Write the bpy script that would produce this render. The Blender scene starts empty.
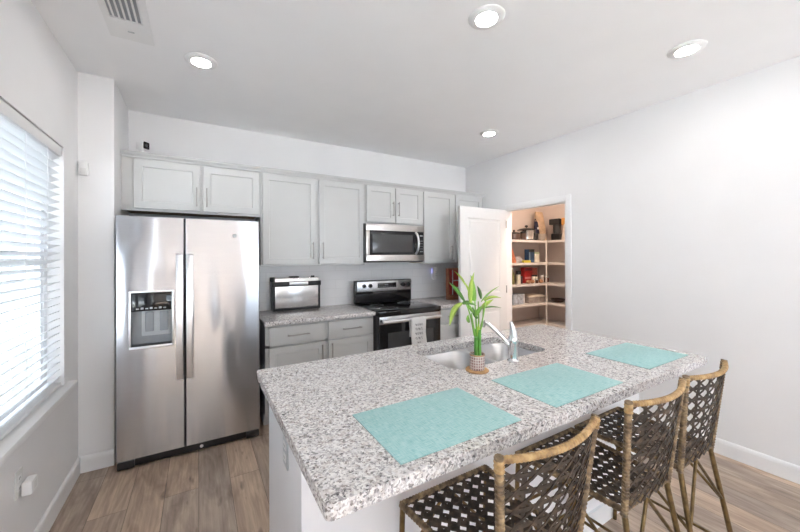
import bpy, bmesh, math, random
from mathutils import Vector, Matrix
random.seed(7)
PI = math.pi
C = bpy.context.scene.collection
S = bpy.context.scene

# ------------------------------------------------------------------ camera
cam = bpy.data.cameras.new('camera')
co = bpy.data.objects.new('camera', cam); C.objects.link(co)
FPX, YAW, PITCH, ROLL, CX, CY, CH = 333.24, 0.5222, 0.0031, -0.0046, 389.82, 255.62, 1.4572
cam.sensor_fit = 'HORIZONTAL'; cam.sensor_width = 36.0
cam.lens = FPX / 800 * 36.0
cam.shift_x = (400 - CX) / 800; cam.shift_y = (CY - 266) / 800
cam.clip_start = 0.05
co.matrix_world = (Matrix.Translation((0, 0, CH)) @ Matrix.Rotation(-YAW, 4, 'Z')
                   @ Matrix.Rotation(PI/2 + PITCH, 4, 'X') @ Matrix.Rotation(ROLL, 4, 'Z').inverted().inverted())
S.camera = co

# ------------------------------------------------------------------ world and exposure
W = bpy.data.worlds.new('sky'); S.world = W; W.use_nodes = True
bg = W.node_tree.nodes['Background']
bg.inputs['Color'].default_value = (0.76, 0.87, 1.0, 1); bg.inputs['Strength'].default_value = 3.6
S.view_settings.view_transform = 'Standard'; S.view_settings.look = 'None'
S.view_settings.gamma = 1.0; S.view_settings.use_curve_mapping = False
S.view_settings.exposure = 0.87
S.cycles.max_bounces = 10; S.cycles.diffuse_bounces = 6; S.cycles.glossy_bounces = 5
S.cycles.sample_clamp_indirect = 8.0
S.cycles.caustics_reflective = False; S.cycles.caustics_refractive = False
S.cycles.use_denoising = True

LAMP = 82.0       # strength of the ceiling discs
sun = bpy.data.lights.new('sun', 'SUN'); sun.energy = 60.0; sun.angle = .02; sun.color = (.88, .95, 1)
so = bpy.data.objects.new('sun', sun); C.objects.link(so)      # high sun over the added outside wall: lights patio ground and unseen floor
so.rotation_euler = Vector((.92, -.30, -1.0)).to_track_quat('-Z', 'Y').to_euler()

def portal(name, loc, rot, sx, sy):
    l = bpy.data.lights.new(name, 'AREA'); l.shape = 'RECTANGLE'; l.size = sx; l.size_y = sy
    l.cycles.is_portal = True
    o = bpy.data.objects.new(name, l); C.objects.link(o); o.location = loc; o.rotation_euler = rot

# room constants
XL, XN, XR, YB, YC, ZC = -0.7065, -0.5135, 3.319, 3.585, 3.0155, 2.7234
YF = -4.2                      # wall behind the camera
WIN1 = (0.95, 2.745, 0.682, 2.13)
WIN2 = (-3.6, -1.2, 0.5, 2.25)  # unseen window, added and sized to brighten the right wall and ceiling
WIN3 = (1.2, 3.2, 0.05, 2.2)   # unseen glazed patio door, added and sized to light the room (x range)
PY0, PY1, PZ = 2.087, 2.876, 2.03
portal('portal_left', (XL - .13, (WIN1[0]+WIN1[1])/2, 1.4), (0, -PI/2, 0), 1.45, 1.8)
portal('portal_living', (XL - .13, (WIN2[0]+WIN2[1])/2, 1.3), (0, -PI/2, 0), 1.75, 2.4)
portal('portal_patio', ((WIN3[0]+WIN3[1])/2, YF - .13, 1.13), (PI/2, 0, 0), 2.0, 2.15)

# ------------------------------------------------------------------ materials
def new_mat(name):
    m = bpy.data.materials.new(name); m.use_nodes = True
    nt = m.node_tree; b = nt.nodes['Principled BSDF']
    return m, nt, b
def N(nt, t, **kw):
    n = nt.nodes.new(t)
    for k, v in kw.items():
        if k in n.inputs: n.inputs[k].default_value = v
        else: setattr(n, k, v)
    return n
def coords(nt, scale=(1, 1, 1), rot=(0, 0, 0)):
    tc = N(nt, 'ShaderNodeTexCoord'); mp = N(nt, 'ShaderNodeMapping')
    mp.inputs['Scale'].default_value = scale; mp.inputs['Rotation'].default_value = rot
    nt.links.new(tc.outputs['Object'], mp.inputs['Vector'])
    return mp.outputs['Vector']
def ramp(nt, fac, stops, interp='LINEAR'):
    r = N(nt, 'ShaderNodeValToRGB'); r.color_ramp.interpolation = interp
    e = r.color_ramp.elements
    while len(e) < len(stops): e.new(0.5)
    for i, (p, c) in enumerate(stops):
        e[i].position = p; e[i].color = (*c, 1)
    nt.links.new(fac, r.inputs['Fac']); return r.outputs['Color']
def bump(nt, b, h, strength=.2, dist=.002):
    bp = N(nt, 'ShaderNodeBump'); bp.inputs['Strength'].default_value = strength; bp.inputs['Distance'].default_value = dist
    nt.links.new(h, bp.inputs['Height']); nt.links.new(bp.outputs['Normal'], b.inputs['Normal'])
def mixc(nt, fac, a, b_, mode='MIX'):
    n = N(nt, 'ShaderNodeMix', data_type='RGBA', blend_type=mode)
    for s, v in (('A', a), ('B', b_)):
        i = [x for x in n.inputs if x.name == s and x.type == 'RGBA'][0]
        if isinstance(v, tuple): i.default_value = (*v, 1)
        else: nt.links.new(v, i)
    f = [x for x in n.inputs if x.name == 'Factor' and x.type == 'VALUE'][0]
    if isinstance(fac, (int, float)): f.default_value = fac
    else: nt.links.new(fac, f)
    return [x for x in n.outputs if x.type == 'RGBA'][0]
def simple(name, col, rough=.5, metal=0, noise=0.04, nscale=20, bumps=0, bscale=200, **kw):
    """plain surface with a faint procedural tone variation"""
    m, nt, b = new_mat(name)
    v = coords(nt)
    n = N(nt, 'ShaderNodeTexNoise'); n.inputs['Scale'].default_value = nscale; n.inputs['Detail'].default_value = 3
    nt.links.new(v, n.inputs['Vector'])
    lo = tuple(max(0, c*(1-noise)) for c in col); hi = tuple(min(1, c*(1+noise)) for c in col)
    nt.links.new(ramp(nt, n.outputs['Fac'], [(.3, lo), (.7, hi)]), b.inputs['Base Color'])
    b.inputs['Roughness'].default_value = rough; b.inputs['Metallic'].default_value = metal
    if bumps:
        n2 = N(nt, 'ShaderNodeTexNoise'); n2.inputs['Scale'].default_value = bscale
        nt.links.new(v, n2.inputs['Vector']); bump(nt, b, n2.outputs['Fac'], bumps)
    for k, val in kw.items(): b.inputs[k.replace('_', ' ')].default_value = val
    return m
def emit(name, col, strength):
    m, nt, b = new_mat(name)
    b.inputs['Base Color'].default_value = (.8, .8, .8, 1)
    b.inputs['Emission Color'].default_value = (*col, 1); b.inputs['Emission Strength'].default_value = strength
    return m
def steel(name, col=(.60, .60, .61), rough=.26, aniso=.75, wave=.25):
    m, nt, b = new_mat(name)
    b.inputs['Metallic'].default_value = 1; b.inputs['Anisotropic'].default_value = aniso
    t = N(nt, 'ShaderNodeTangent'); t.direction_type = 'RADIAL'; t.axis = 'Z'
    nt.links.new(t.outputs['Tangent'], b.inputs['Tangent'])
    v = coords(nt, (3, 3, 260))
    n = N(nt, 'ShaderNodeTexNoise'); n.inputs['Scale'].default_value = 1.5; n.inputs['Detail'].default_value = 4
    nt.links.new(v, n.inputs['Vector'])
    nt.links.new(ramp(nt, n.outputs['Fac'], [(.3, tuple(c*.96 for c in col)), (.7, tuple(min(1, c*1.04) for c in col))]), b.inputs['Base Color'])
    b.inputs['Roughness'].default_value = rough; b.inputs['Anisotropic Rotation'].default_value = .25
    v2 = coords(nt, (3.2, 3.2, .9))
    n2 = N(nt, 'ShaderNodeTexNoise'); n2.inputs['Scale'].default_value = 1.6; n2.inputs['Detail'].default_value = 1
    nt.links.new(v2, n2.inputs['Vector']); bump(nt, b, n2.outputs['Fac'], wave, .02)
    return m

M = {}
M['wall'] = simple('wall_paint', (.82, .815, .82), .85, noise=.012, nscale=3, bumps=.05, bscale=350)
M['ceiling'] = simple('ceiling_paint', (.90, .90, .91), .9, noise=.012, nscale=3, bumps=.05, bscale=300)
M['pantry_wall'] = simple('pantry_paint', (.74, .66, .62), .85, noise=.015, nscale=3)
M['trim'] = simple('trim_paint', (.84, .84, .845), .4, noise=.01)
M['cab'] = simple('cabinet_paint', (.575, .58, .578), .42, noise=.012, nscale=6)
M['island'] = simple('island_paint', (.80, .80, .82), .5, noise=.012, nscale=5)
M['door'] = simple('door_paint', (.80, .795, .795), .42, noise=.01)
M['raw_wood'] = simple('raw_cabinet_underside', (.36, .22, .13), .7, noise=.15, nscale=12)
M['white'] = simple('white_plastic', (.82, .82, .82), .35, noise=.01)
M['offwhite'] = simple('offwhite_plastic', (.72, .72, .71), .4, noise=.01)
M['black'] = simple('black_plastic', (.012, .012, .013), .35, noise=.1)
M['blackgloss'] = simple('black_glass', (.008, .008, .009), .06, noise=.1)
M['smoke'] = simple('smoked_glass', (.055, .057, .06), .1, noise=.08, nscale=5)
M['dark'] = simple('charcoal_plastic', (.04, .042, .045), .45, noise=.1)
M['grey'] = simple('grey_plastic', (.28, .30, .32), .4, noise=.05)
M['paleg'] = simple('pale_grey_plastic', (.5, .52, .54), .35, noise=.04)
M['steel'] = steel('brushed_steel')
M['steel_wave'] = steel('brushed_steel_door', (.52, .525, .55), .22, .95, .5)
M['handle_steel'] = steel('handle_steel', (.80, .80, .82), .3, .4, .0)
M['warmsteel'] = steel('warm_steel', (.66, .63, .61), .25, .5, .15)
M['chrome'] = simple('chrome', (.85, .85, .87), .08, 1, noise=.02)
M['nickel'] = simple('brushed_nickel', (.40, .385, .37), .35, 1, noise=.04)
M['sink'] = steel('sink_steel', (.66, .65, .65), .3, .3, .05)
M['bronze'] = simple('antique_gold_metal', (.165, .108, .048), .36, .85, noise=.35, nscale=40)
M['mirror_steel'] = steel('polished_steel', (.72, .72, .72), .22, .3, .35)

def granite():
    m, nt, b = new_mat('speckled_granite')
    v = coords(nt)
    wn = N(nt, 'ShaderNodeTexNoise'); wn.inputs['Scale'].default_value = 60; wn.inputs['Detail'].default_value = 2
    nt.links.new(v, wn.inputs['Vector'])
    wv = N(nt, 'ShaderNodeVectorMath', operation='MULTIPLY_ADD')
    nt.links.new(wn.outputs['Color'], wv.inputs[0]); wv.inputs[1].default_value = (.012,)*3; nt.links.new(v, wv.inputs[2])
    vo = N(nt, 'ShaderNodeTexVoronoi'); vo.inputs['Scale'].default_value = 190
    nt.links.new(wv.outputs['Vector'], vo.inputs['Vector'])
    sp = N(nt, 'ShaderNodeSeparateColor'); nt.links.new(vo.outputs['Color'], sp.inputs['Color'])
    c1 = ramp(nt, sp.outputs['Red'], [(0, (.03, .03, .035)), (.09, (.19, .175, .18)), (.22, (.40, .37, .37)), (.40, (.60, .565, .555)), (.60, (.82, .80, .785)), (.85, (.70, .68, .69))], 'CONSTANT')
    vo2 = N(nt, 'ShaderNodeTexVoronoi'); vo2.inputs['Scale'].default_value = 85
    nt.links.new(wv.outputs['Vector'], vo2.inputs['Vector'])
    sp2 = N(nt, 'ShaderNodeSeparateColor'); nt.links.new(vo2.outputs['Color'], sp2.inputs['Color'])
    c2 = ramp(nt, sp2.outputs['Green'], [(0, (.24, .23, .24)), (.12, (.56, .50, .47)), (.33, (.82, .80, .79)), (.8, (.70, .69, .71))], 'CONSTANT')
    nt.links.new(mixc(nt, .36, c1, c2), b.inputs['Base Color'])
    b.inputs['Roughness'].default_value = .16; b.inputs['Specular IOR Level'].default_value = .5
    return m
M['granite'] = granite()

def floor_mat():
    m, nt, b = new_mat('vinyl_plank_floor')
    v = coords(nt, (1, 1, 1), (0, 0, PI/2))
    br = N(nt, 'ShaderNodeTexBrick')
    br.offset = .37; br.inputs['Scale'].default_value = 1; br.inputs['Brick Width'].default_value = 1.22; br.inputs['Row Height'].default_value = .18
    br.inputs['Mortar Size'].default_value = .0012; br.inputs['Bias'].default_value = 0
    br.inputs['Color1'].default_value = (0, 0, 0, 1); br.inputs['Color2'].default_value = (1, 1, 1, 1); br.inputs['Mortar'].default_value = (.5, .5, .5, 1)
    nt.links.new(v, br.inputs['Vector'])
    sep = N(nt, 'ShaderNodeSeparateColor'); nt.links.new(br.outputs['Color'], sep.inputs['Color'])
    # grain: noise stretched along the plank, shifted per plank
    mp = N(nt, 'ShaderNodeMapping'); mp.inputs['Scale'].default_value = (1.7, 7.5, 1)
    nt.links.new(v, mp.inputs['Vector'])
    off = N(nt, 'ShaderNodeVectorMath', operation='MULTIPLY_ADD')
    nt.links.new(br.outputs['Color'], off.inputs[0]); off.inputs[1].default_value = (7.3, 3.1, 11.7); nt.links.new(mp.outputs['Vector'], off.inputs[2])
    g1 = N(nt, 'ShaderNodeTexNoise'); g1.inputs['Scale'].default_value = 1.4; g1.inputs['Detail'].default_value = 6; g1.inputs['Roughness'].default_value = .62; g1.inputs['Distortion'].default_value = .9
    nt.links.new(off.outputs['Vector'], g1.inputs['Vector'])
    c = ramp(nt, g1.outputs['Fac'], [(.25, (.25, .185, .14)), (.45, (.40, .31, .245)), (.6, (.52, .415, .33)), (.8, (.62, .51, .41))])
    mp2 = N(nt, 'ShaderNodeMapping'); mp2.inputs['Scale'].default_value = (3, 55, 1); nt.links.new(v, mp2.inputs['Vector'])
    g2 = N(nt, 'ShaderNodeTexNoise'); g2.inputs['Scale'].default_value = 1.3; g2.inputs['Detail'].default_value = 3
    nt.links.new(mp2.outputs['Vector'], g2.inputs['Vector'])
    fine = ramp(nt, g2.outputs['Fac'], [(.3, (.80, .80, .80)), (.7, (1.1, 1.1, 1.1))])
    c = mixc(nt, 1.0, c, fine, 'MULTIPLY')
    tone = ramp(nt, sep.outputs['Red'], [(0, (.82, .83, .86)), (.5, (1, .98, .96)), (1, (1.14, 1.08, 1.02))])
    c = mixc(nt, 1.0, c, tone, 'MULTIPLY')
    # knots
    mk = N(nt, 'ShaderNodeMapping'); mk.inputs['Scale'].default_value = (2.2, 7, 1); nt.links.new(v, mk.inputs['Vector'])
    kn = N(nt, 'ShaderNodeTexNoise'); kn.inputs['Scale'].default_value = 2.1; kn.inputs['Detail'].default_value = 2; nt.links.new(mk.outputs['Vector'], kn.inputs['Vector'])
    kf = ramp(nt, kn.outputs['Fac'], [(.66, (0, 0, 0)), (.76, (.75, .75, .75))])
    c = mixc(nt, kf, c, (.12, .085, .065))
    nt.links.new(mixc(nt, br.outputs['Fac'], c, (.09, .07, .06)), b.inputs['Base Color'])
    b.inputs['Roughness'].default_value = .42
    bump(nt, b, g2.outputs['Fac'], .08)
    return m
M['floor'] = floor_mat()

def tile_mat():
    m, nt, b = new_mat('backsplash_tile')
    v = coords(nt, (1, 1, 1), (PI/2, 0, 0))
    br = N(nt, 'ShaderNodeTexBrick'); br.inputs['Scale'].default_value = 1; br.inputs['Brick Width'].default_value = .30; br.inputs['Row Height'].default_value = .10
    br.inputs['Mortar Size'].default_value = .0015; br.inputs['Color1'].default_value = (.84, .845, .86, 1); br.inputs['Color2'].default_value = (.87, .875, .885, 1); br.inputs['Mortar'].default_value = (.74, .745, .75, 1)
    nt.links.new(v, br.inputs['Vector']); nt.links.new(br.outputs['Color'], b.inputs['Base Color'])
    b.inputs['Roughness'].default_value = .25
    inv = N(nt, 'ShaderNodeMath', operation='SUBTRACT'); inv.inputs[0].default_value = 1; nt.links.new(br.outputs['Fac'], inv.inputs[1])
    bump(nt, b, inv.outputs[0], .15, .001)
    return m
M['tile'] = tile_mat()

def mat_weave():
    m, nt, b = new_mat('aqua_woven_vinyl')
    v = coords(nt)
    hs = []
    for ax, sc in ((0, (420, 30, 1)), (1, (30, 420, 1))):
        mp = N(nt, 'ShaderNodeMapping'); mp.inputs['Scale'].default_value = sc; nt.links.new(v, mp.inputs['Vector'])
        n = N(nt, 'ShaderNodeTexNoise'); n.inputs['Scale'].default_value = 1; n.inputs['Detail'].default_value = 2; nt.links.new(mp.outputs['Vector'], n.inputs['Vector']); hs.append(n.outputs['Fac'])
    ad = N(nt, 'ShaderNodeMath', operation='ADD'); nt.links.new(hs[0], ad.inputs[0]); nt.links.new(hs[1], ad.inputs[1])
    hf = N(nt, 'ShaderNodeMath', operation='MULTIPLY'); hf.inputs[1].default_value = .5; nt.links.new(ad.outputs[0], hf.inputs[0])
    nt.links.new(ramp(nt, hf.outputs[0], [(.36, (.22, .45, .455)), (.5, (.34, .575, .575)), (.64, (.50, .66, .64))]), b.inputs['Base Color'])
    b.inputs['Roughness'].default_value = .6; bump(nt, b, hf.outputs[0], .4, .001)
    return m
M['placemat'] = mat_weave()

def rattan(name, lo, mid, hi, rough=.55):
    m, nt, b = new_mat(name)
    v = coords(nt, (1, 1, 1))
    n = N(nt, 'ShaderNodeTexNoise'); n.inputs['Scale'].default_value = 38; n.inputs['Detail'].default_value = 4; nt.links.new(v, n.inputs['Vector'])
    nt.links.new(ramp(nt, n.outputs['Fac'], [(.3, lo), (.5, mid), (.72, hi)]), b.inputs['Base Color'])
    n2 = N(nt, 'ShaderNodeTexNoise'); n2.inputs['Scale'].default_value = 160; nt.links.new(v, n2.inputs['Vector'])
    b.inputs['Roughness'].default_value = rough; bump(nt, b, n2.outputs['Fac'], .3, .002)
    return m
M['weave'] = rattan('dark_woven_rattan', (.018, .011, .007), (.040, .025, .016), (.095, .062, .038))
M['seatweave'] = rattan('dark_woven_seat', (.022, .014, .009), (.048, .031, .020), (.10, .066, .042))
M['tan'] = rattan('tan_wrapped_rattan', (.17, .09, .035), (.36, .22, .09), (.52, .36, .17))
M['brownwrap'] = rattan('brown_wrapped_rattan', (.055, .034, .019), (.17, .11, .058), (.36, .25, .13))

# ------------------------------------------------------------------ mesh helpers
class MB:
    def __init__(self): self.bm = bmesh.new()
    def box(self, x0, x1, y0, y1, z0, z1, bev=0, seg=2):
        bm = self.bm
        r = bmesh.ops.create_cube(bm, size=1)
        vs = r['verts']
        for v in vs:
            v.co = Vector(((x0+x1)/2 + v.co.x*(x1-x0), (y0+y1)/2 + v.co.y*(y1-y0), (z0+z1)/2 + v.co.z*(z1-z0)))
        if bev:
            es = list({e for v in vs for e in v.link_edges})
            bmesh.ops.bevel(bm, geom=es, offset=bev, segments=seg, affect='EDGES', profile=.5)
        return self
    def tube(self, pts, r, seg=10, cap=True):
        """r: number or list; parallel-transport frames"""
        bm = self.bm; pts = [Vector(p) for p in pts]; n = len(pts)
        if not isinstance(r, (list, tuple)): r = [r]*n
        tang = []
        for i in range(n):
            a = pts[max(0, i-1)]; b = pts[min(n-1, i+1)]; tang.append((b-a).normalized())
        up = Vector((0, 0, 1)) if abs(tang[0].z) < .9 else Vector((1, 0, 0))
        u = tang[0].cross(up).normalized(); rings = []
        for i in range(n):
            t = tang[i]; u = (u - t*u.dot(t)).normalized(); w = t.cross(u)
            rings.append([bm.verts.new(pts[i] + r[i]*(math.cos(2*PI*k/seg)*u + math.sin(2*PI*k/seg)*w)) for k in range(seg)])
        for a, b in zip(rings, rings[1:]):
            for k in range(seg): bm.faces.new((a[k], a[(k+1) % seg], b[(k+1) % seg], b[k]))
        if cap:
            bm.faces.new(rings[0][::-1]); bm.faces.new(rings[-1])
        return self
    def lathe(self, prof, c=(0, 0, 0), seg=28, axis='Z'):
        bm = self.bm; rings = []
        for r, h in prof:
            ring = []
            for k in range(seg if r > 1e-6 else 1):
                a = 2*PI*k/seg; p = Vector((r*math.cos(a), r*math.sin(a), h))
                if axis == 'Y': p = Vector((p.x, -p.z, p.y))     # height runs towards -Y
                if axis == 'X': p = Vector((p.z, p.x, p.y))
                ring.append(bm.verts.new(Vector(c) + p))
            rings.append(ring)
        for a, b in zip(rings, rings[1:]):
            if len(a) == 1 and len(b) == 1: continue
            for k in range(seg):
                k2 = (k+1) % seg
                if len(a) == 1: bm.faces.new((a[0], b[k], b[k2]))
                elif len(b) == 1: bm.faces.new((a[k], b[0], a[k2]))
                else: bm.faces.new((a[k], b[k], b[k2], a[k2]))
        return self
    def prism(self, poly, z0, z1):
        bm = self.bm
        a = [bm.verts.new((x, y, z0)) for x, y in poly]; b = [bm.verts.new((x, y, z1)) for x, y in poly]
        bm.faces.new(a[::-1]); bm.faces.new(b)
        n = len(poly)
        for i in range(n): bm.faces.new((a[i], a[(i+1) % n], b[(i+1) % n], b[i]))
        return self
    def loft(self, rings, cap0=True, cap1=True, close=True):
        bm = self.bm; R = [[bm.verts.new(p) for p in r] for r in rings]
        for a, b in zip(R, R[1:]):
            n = len(a)
            for k in range(n if close else n-1): bm.faces.new((a[k], a[(k+1) % n], b[(k+1) % n], b[k]))
        if cap0: bm.faces.new(R[0][::-1])
        if cap1: bm.faces.new(R[-1])
        return self
    def panel_door(self, x0, x1, z0, z1, yf, th=.02, rail=.057, dep=.009):
        """shaker door facing -Y; one mesh"""
        bm = self.bm
        def ring(i, y): return [bm.verts.new(p) for p in ((x0+i, y, z0+i), (x1-i, y, z0+i), (x1-i, y, z1-i), (x0+i, y, z1-i))]
        R = [ring(.0, yf+th), ring(.0, yf+.002), ring(.002, yf), ring(rail, yf), ring(rail+.004, yf+dep)]
        for a, b in zip(R, R[1:]):
            for k in range(4): bm.faces.new((a[k], a[(k+1) % 4], b[(k+1) % 4], b[k]))
        bm.faces.new(R[0][::-1]); bm.faces.new(R[-1])
        return self
    def build(self, name, mat, parent=None, loc=None, smooth=True, bevel=0):
        bm = self.bm
        bmesh.ops.recalc_face_normals(bm, faces=bm.faces)
        org = Vector(parent['_o']) if parent is not None else Vector(loc or (0, 0, 0))
        for v in bm.verts: v.co -= org
        me = bpy.data.meshes.new(name); bm.to_mesh(me); bm.free()
        if smooth:
            for p in me.polygons: p.use_smooth = True
            me.set_sharp_from_angle(angle=math.radians(35))
        me.materials.append(mat)
        o = bpy.data.objects.new(name, me); C.objects.link(o)
        o['_o'] = tuple(org)
        if parent is not None: o.parent = parent
        else: o.location = org
        if bevel:
            b = o.modifiers.new('bevel', 'BEVEL'); b.width = bevel; b.segments = 2; b.limit_method = 'ANGLE'; b.angle_limit = math.radians(50)
        return o
def thing(name, label, cat, loc=(0, 0, 0), group=None):
    o = bpy.data.objects.new(name, None); C.objects.link(o); o.location = loc; o['_o'] = tuple(loc)
    o.empty_display_size = .05
    o['label'] = label; o['category'] = cat
    if group: o['group'] = group
    return o
def tag(o, label, cat, group=None):
    o['label'] = label; o['category'] = cat
    if group: o['group'] = group
    return o
def struct(o): o['kind'] = 'structure'; return o
def dup(root, loc, label, rz=0):
    r = root.copy(); C.objects.link(r); r.location = loc; r.rotation_euler = (0, 0, rz); r['label'] = label
    for ch in list(root.children):
        c = ch.copy(); C.objects.link(c); c.parent = r
        for g in ch.children:
            d = g.copy(); C.objects.link(d); d.parent = c
    return r
def bez(p0, p1, p2, p3, n=12):
    out = []
    for i in range(n+1):
        t = i/n; a = (1-t)**3; b = 3*t*(1-t)**2; c = 3*t*t*(1-t); d = t**3
        out.append(Vector(p0)*a + Vector(p1)*b + Vector(p2)*c + Vector(p3)*d)
    return out

# ================================================================== THE SETTING
struct(MB().box(XL-.3, 5.1, YF-.2, YB+.15, -.1, 0).build('floor', M['floor']))
struct(MB().box(XL-.3, 5.1, YF-.2, YB+.15, ZC, ZC+.1).build('ceiling', M['ceiling']))
# left wall with two window openings
w = MB(); T = .13
ys = [YF-.2, WIN2[0], WIN2[1], WIN1[0], WIN1[1], YB+.15]
for a, b in ((ys[0], ys[1]), (ys[2], ys[3]), (ys[4], ys[5])): w.box(XL-T, XL, a, b, 0, ZC)
for wn in (WIN1, WIN2):
    w.box(XL-T, XL, wn[0], wn[1], 0, wn[2]); w.box(XL-T, XL, wn[0], wn[1], wn[3], ZC)
struct(w.build('wall_left', M['wall']))
struct(MB().box(XL, XN, YC, YB, 0, ZC).build('wall_nib', M['wall']))
struct(MB().box(XL, XR+.1, YB, YB+.12, 0, ZC).build('wall_back', M['wall']))
w = MB(); T2 = .10
w.box(XR, XR+T2, YF, PY0, 0, ZC).box(XR, XR+T2, PY1, YB, 0, ZC).box(XR, XR+T2, PY0, PY1, PZ, ZC)
struct(w.build('wall_right', M['wall']))
w = MB()
w.box(XL, WIN3[0], YF-.12, YF, 0, ZC).box(WIN3[1], XR+.1, YF-.12, YF, 0, ZC)
w.box(WIN3[0], WIN3[1], YF-.12, YF, WIN3[3], ZC).box(WIN3[0], WIN3[1], YF-.12, YF, 0, WIN3[2])
struct(w.build('wall_front', M['wall']))
# pantry shell
w = MB(); PXE = 4.93
w.box(XR+T2, PXE+.1, YB, YB+.1, 0, ZC).box(PXE, PXE+.1, 1.55, YB, 0, ZC).box(XR+T2, PXE+.1, 1.45, 1.55, 0, ZC)
struct(w.build('wall_pantry', M['pantry_wall']))

def baseboard(name, pts, n):
    """profile swept along a straight run from a to b; n = inward normal"""
    a, b = Vector(pts[0]), Vector(pts[1]); n = Vector(n)
    prof = [(0, 0), (.014, 0), (.014, .085), (.011, .10), (.006, .108), (0, .11)]
    m = MB(); m.loft([[p + n*d + Vector((0, 0, h)) for d, h in prof] for p in (a, b)])
    return struct(m.build(name, M['trim'], smooth=False))
baseboard('baseboard_left', ((XL, YF, 0), (XL, YC, 0)), (1, 0, 0))
baseboard('baseboard_nib', ((XL+.014, YC, 0), (XN, YC, 0)), (0, -1, 0))
baseboard('baseboard_right', ((XR, YF, 0), (XR, PY0-.06, 0)), (-1, 0, 0))
baseboard('baseboard_front', ((XL+.014, YF, 0), (WIN3[0], YF, 0)), (0, 1, 0))
# pantry door casing and jamb lining
w = MB()
w.box(XR-.012, XR, PY0-.057, PY0, 0, PZ+.057, .003).box(XR-.012, XR, PY0, PY1+.0, PZ, PZ+.057, .003)
struct(w.build('trim_1', M['wall']))
w = MB()
w.box(XR, XR+T2, PY0-.001, PY0+.016, 0, PZ).box(XR, XR+T2, PY1-.010, PY1, 0, PZ).box(XR, XR+T2, PY0, PY1, PZ-.012, PZ)
struct(w.build('trim_2', M['trim']))
# backsplash
struct(MB().box(.45, XR, YB-.008, YB, .914, 1.40).build('trim_3', M['tile'], smooth=False))

# window 1: frame, two sashes, glass, sill, reveal
def make_window(num, wn):
    y0, y1, z0, z1 = wn
    fr = MB(); x0, x1 = XL-.115, XL-.075
    fr.box(x0, x1, y0, y0+.045, z0, z1).box(x0, x1, y1-.045, y1, z0, z1).box(x0, x1, y0+.045, y1-.045, z0, z0+.05).box(x0, x1, y0+.045, y1-.045, z1-.045, z1)
    ym = (y0+y1)/2
    fr.box(x0, x1, ym-.04, ym+.04, z0+.05, z1-.045)
    f = struct(fr.build('window_%d' % num, M['trim'], smooth=False))
    zm = (z0+z1)/2 + .03
    s = MB(); s.box(x0+.005, x1-.004, y0+.045, ym-.04, zm-.02, zm+.02).box(x0+.005, x1-.004, ym+.04, y1-.045, zm-.02, zm+.02)
    for c in (y0+.045, ym-.075, ym+.04, y1-.08): s.box(x0+.008, x1-.006, c, c+.035, z0+.05, z1-.045)
    s.build('sash', M['trim'], f, smooth=False)
    g = MB().box(x0+.014, x0+.019, y0+.045, y1-.045, z0+.05, z1-.045).build('window_glass', M['glass'], f, smooth=False)
    return f
gm, gnt, gb = new_mat('clear_glass')
tr = N(gnt, 'ShaderNodeBsdfTransparent'); gl = N(gnt, 'ShaderNodeBsdfGlossy'); gl.inputs['Roughness'].default_value = .02
mx = N(gnt, 'ShaderNodeMixShader'); mx.inputs[0].default_value = .05; gnt.links.new(tr.outputs[0], mx.inputs[1]); gnt.links.new(gl.outputs[0], mx.inputs[2])
gnt.links.new(mx.outputs[0], gnt.nodes['Material Output'].inputs['Surface']); M['glass'] = gm
make_window(1, WIN1); make_window(2, WIN2)  # the second one is added out of view for daylight
# window stool (inner sill)
w = MB().box(XL-.075, XL+.045, WIN1[0]-.1, WIN1[1]+.085, WIN1[2]-.030, WIN1[2]+.004, .004)
struct(w.build('trim_4', M['trim']))
# added patio door, unseen behind the camera, lets daylight in
w = MB(); a, b, c, d = WIN3
for x in (a, (a+b)/2-.04, b-.07): w.box(x, x+.07, YF-.1, YF-.05, c, d)
w.box(a+.07, b-.07, YF-.1, YF-.05, d-.07, d).box(a+.07, b-.07, YF-.1, YF-.05, c, c+.08)
pd = struct(w.build('door_2_added', M['trim'], smooth=False))
MB().box(a+.07, b-.07, YF-.08, YF-.075, c+.08, d-.07).build('door_glass', M['glass'], pd, smooth=False)

# added outside wall, close and tall to dim the blind's view; ground around
nb = struct(MB().box(-4.5, -3.1, -.6, 40, -.3, 6.2).build('wall_outside_added', simple('pale_siding', (.58, .59, .60), .8), smooth=False))
for y in (3.0, 6.2, 8.4, 12.5, 17.0):
    g = MB().box(-3.1, -3.04, y, y+.9, .5, 2.2).build('window_frame', M['trim'], nb, smooth=False)
    MB().box(-3.05, -3.03, y+.07, y+.83, .57, 2.13).build('pane', M['grey'], g, smooth=False)
struct(MB().box(-14, XL-.31, YF-.21, 16, -.45, -.3).build('ground', simple('side_yard', (.27, .27, .24), .95, noise=.15, nscale=4)))
struct(MB().box(-14, 9, -16, YF-.21, -.45, -.3).build('ground', simple('pale_concrete', (.58, .58, .58), .9, noise=.1, nscale=4)))

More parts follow.
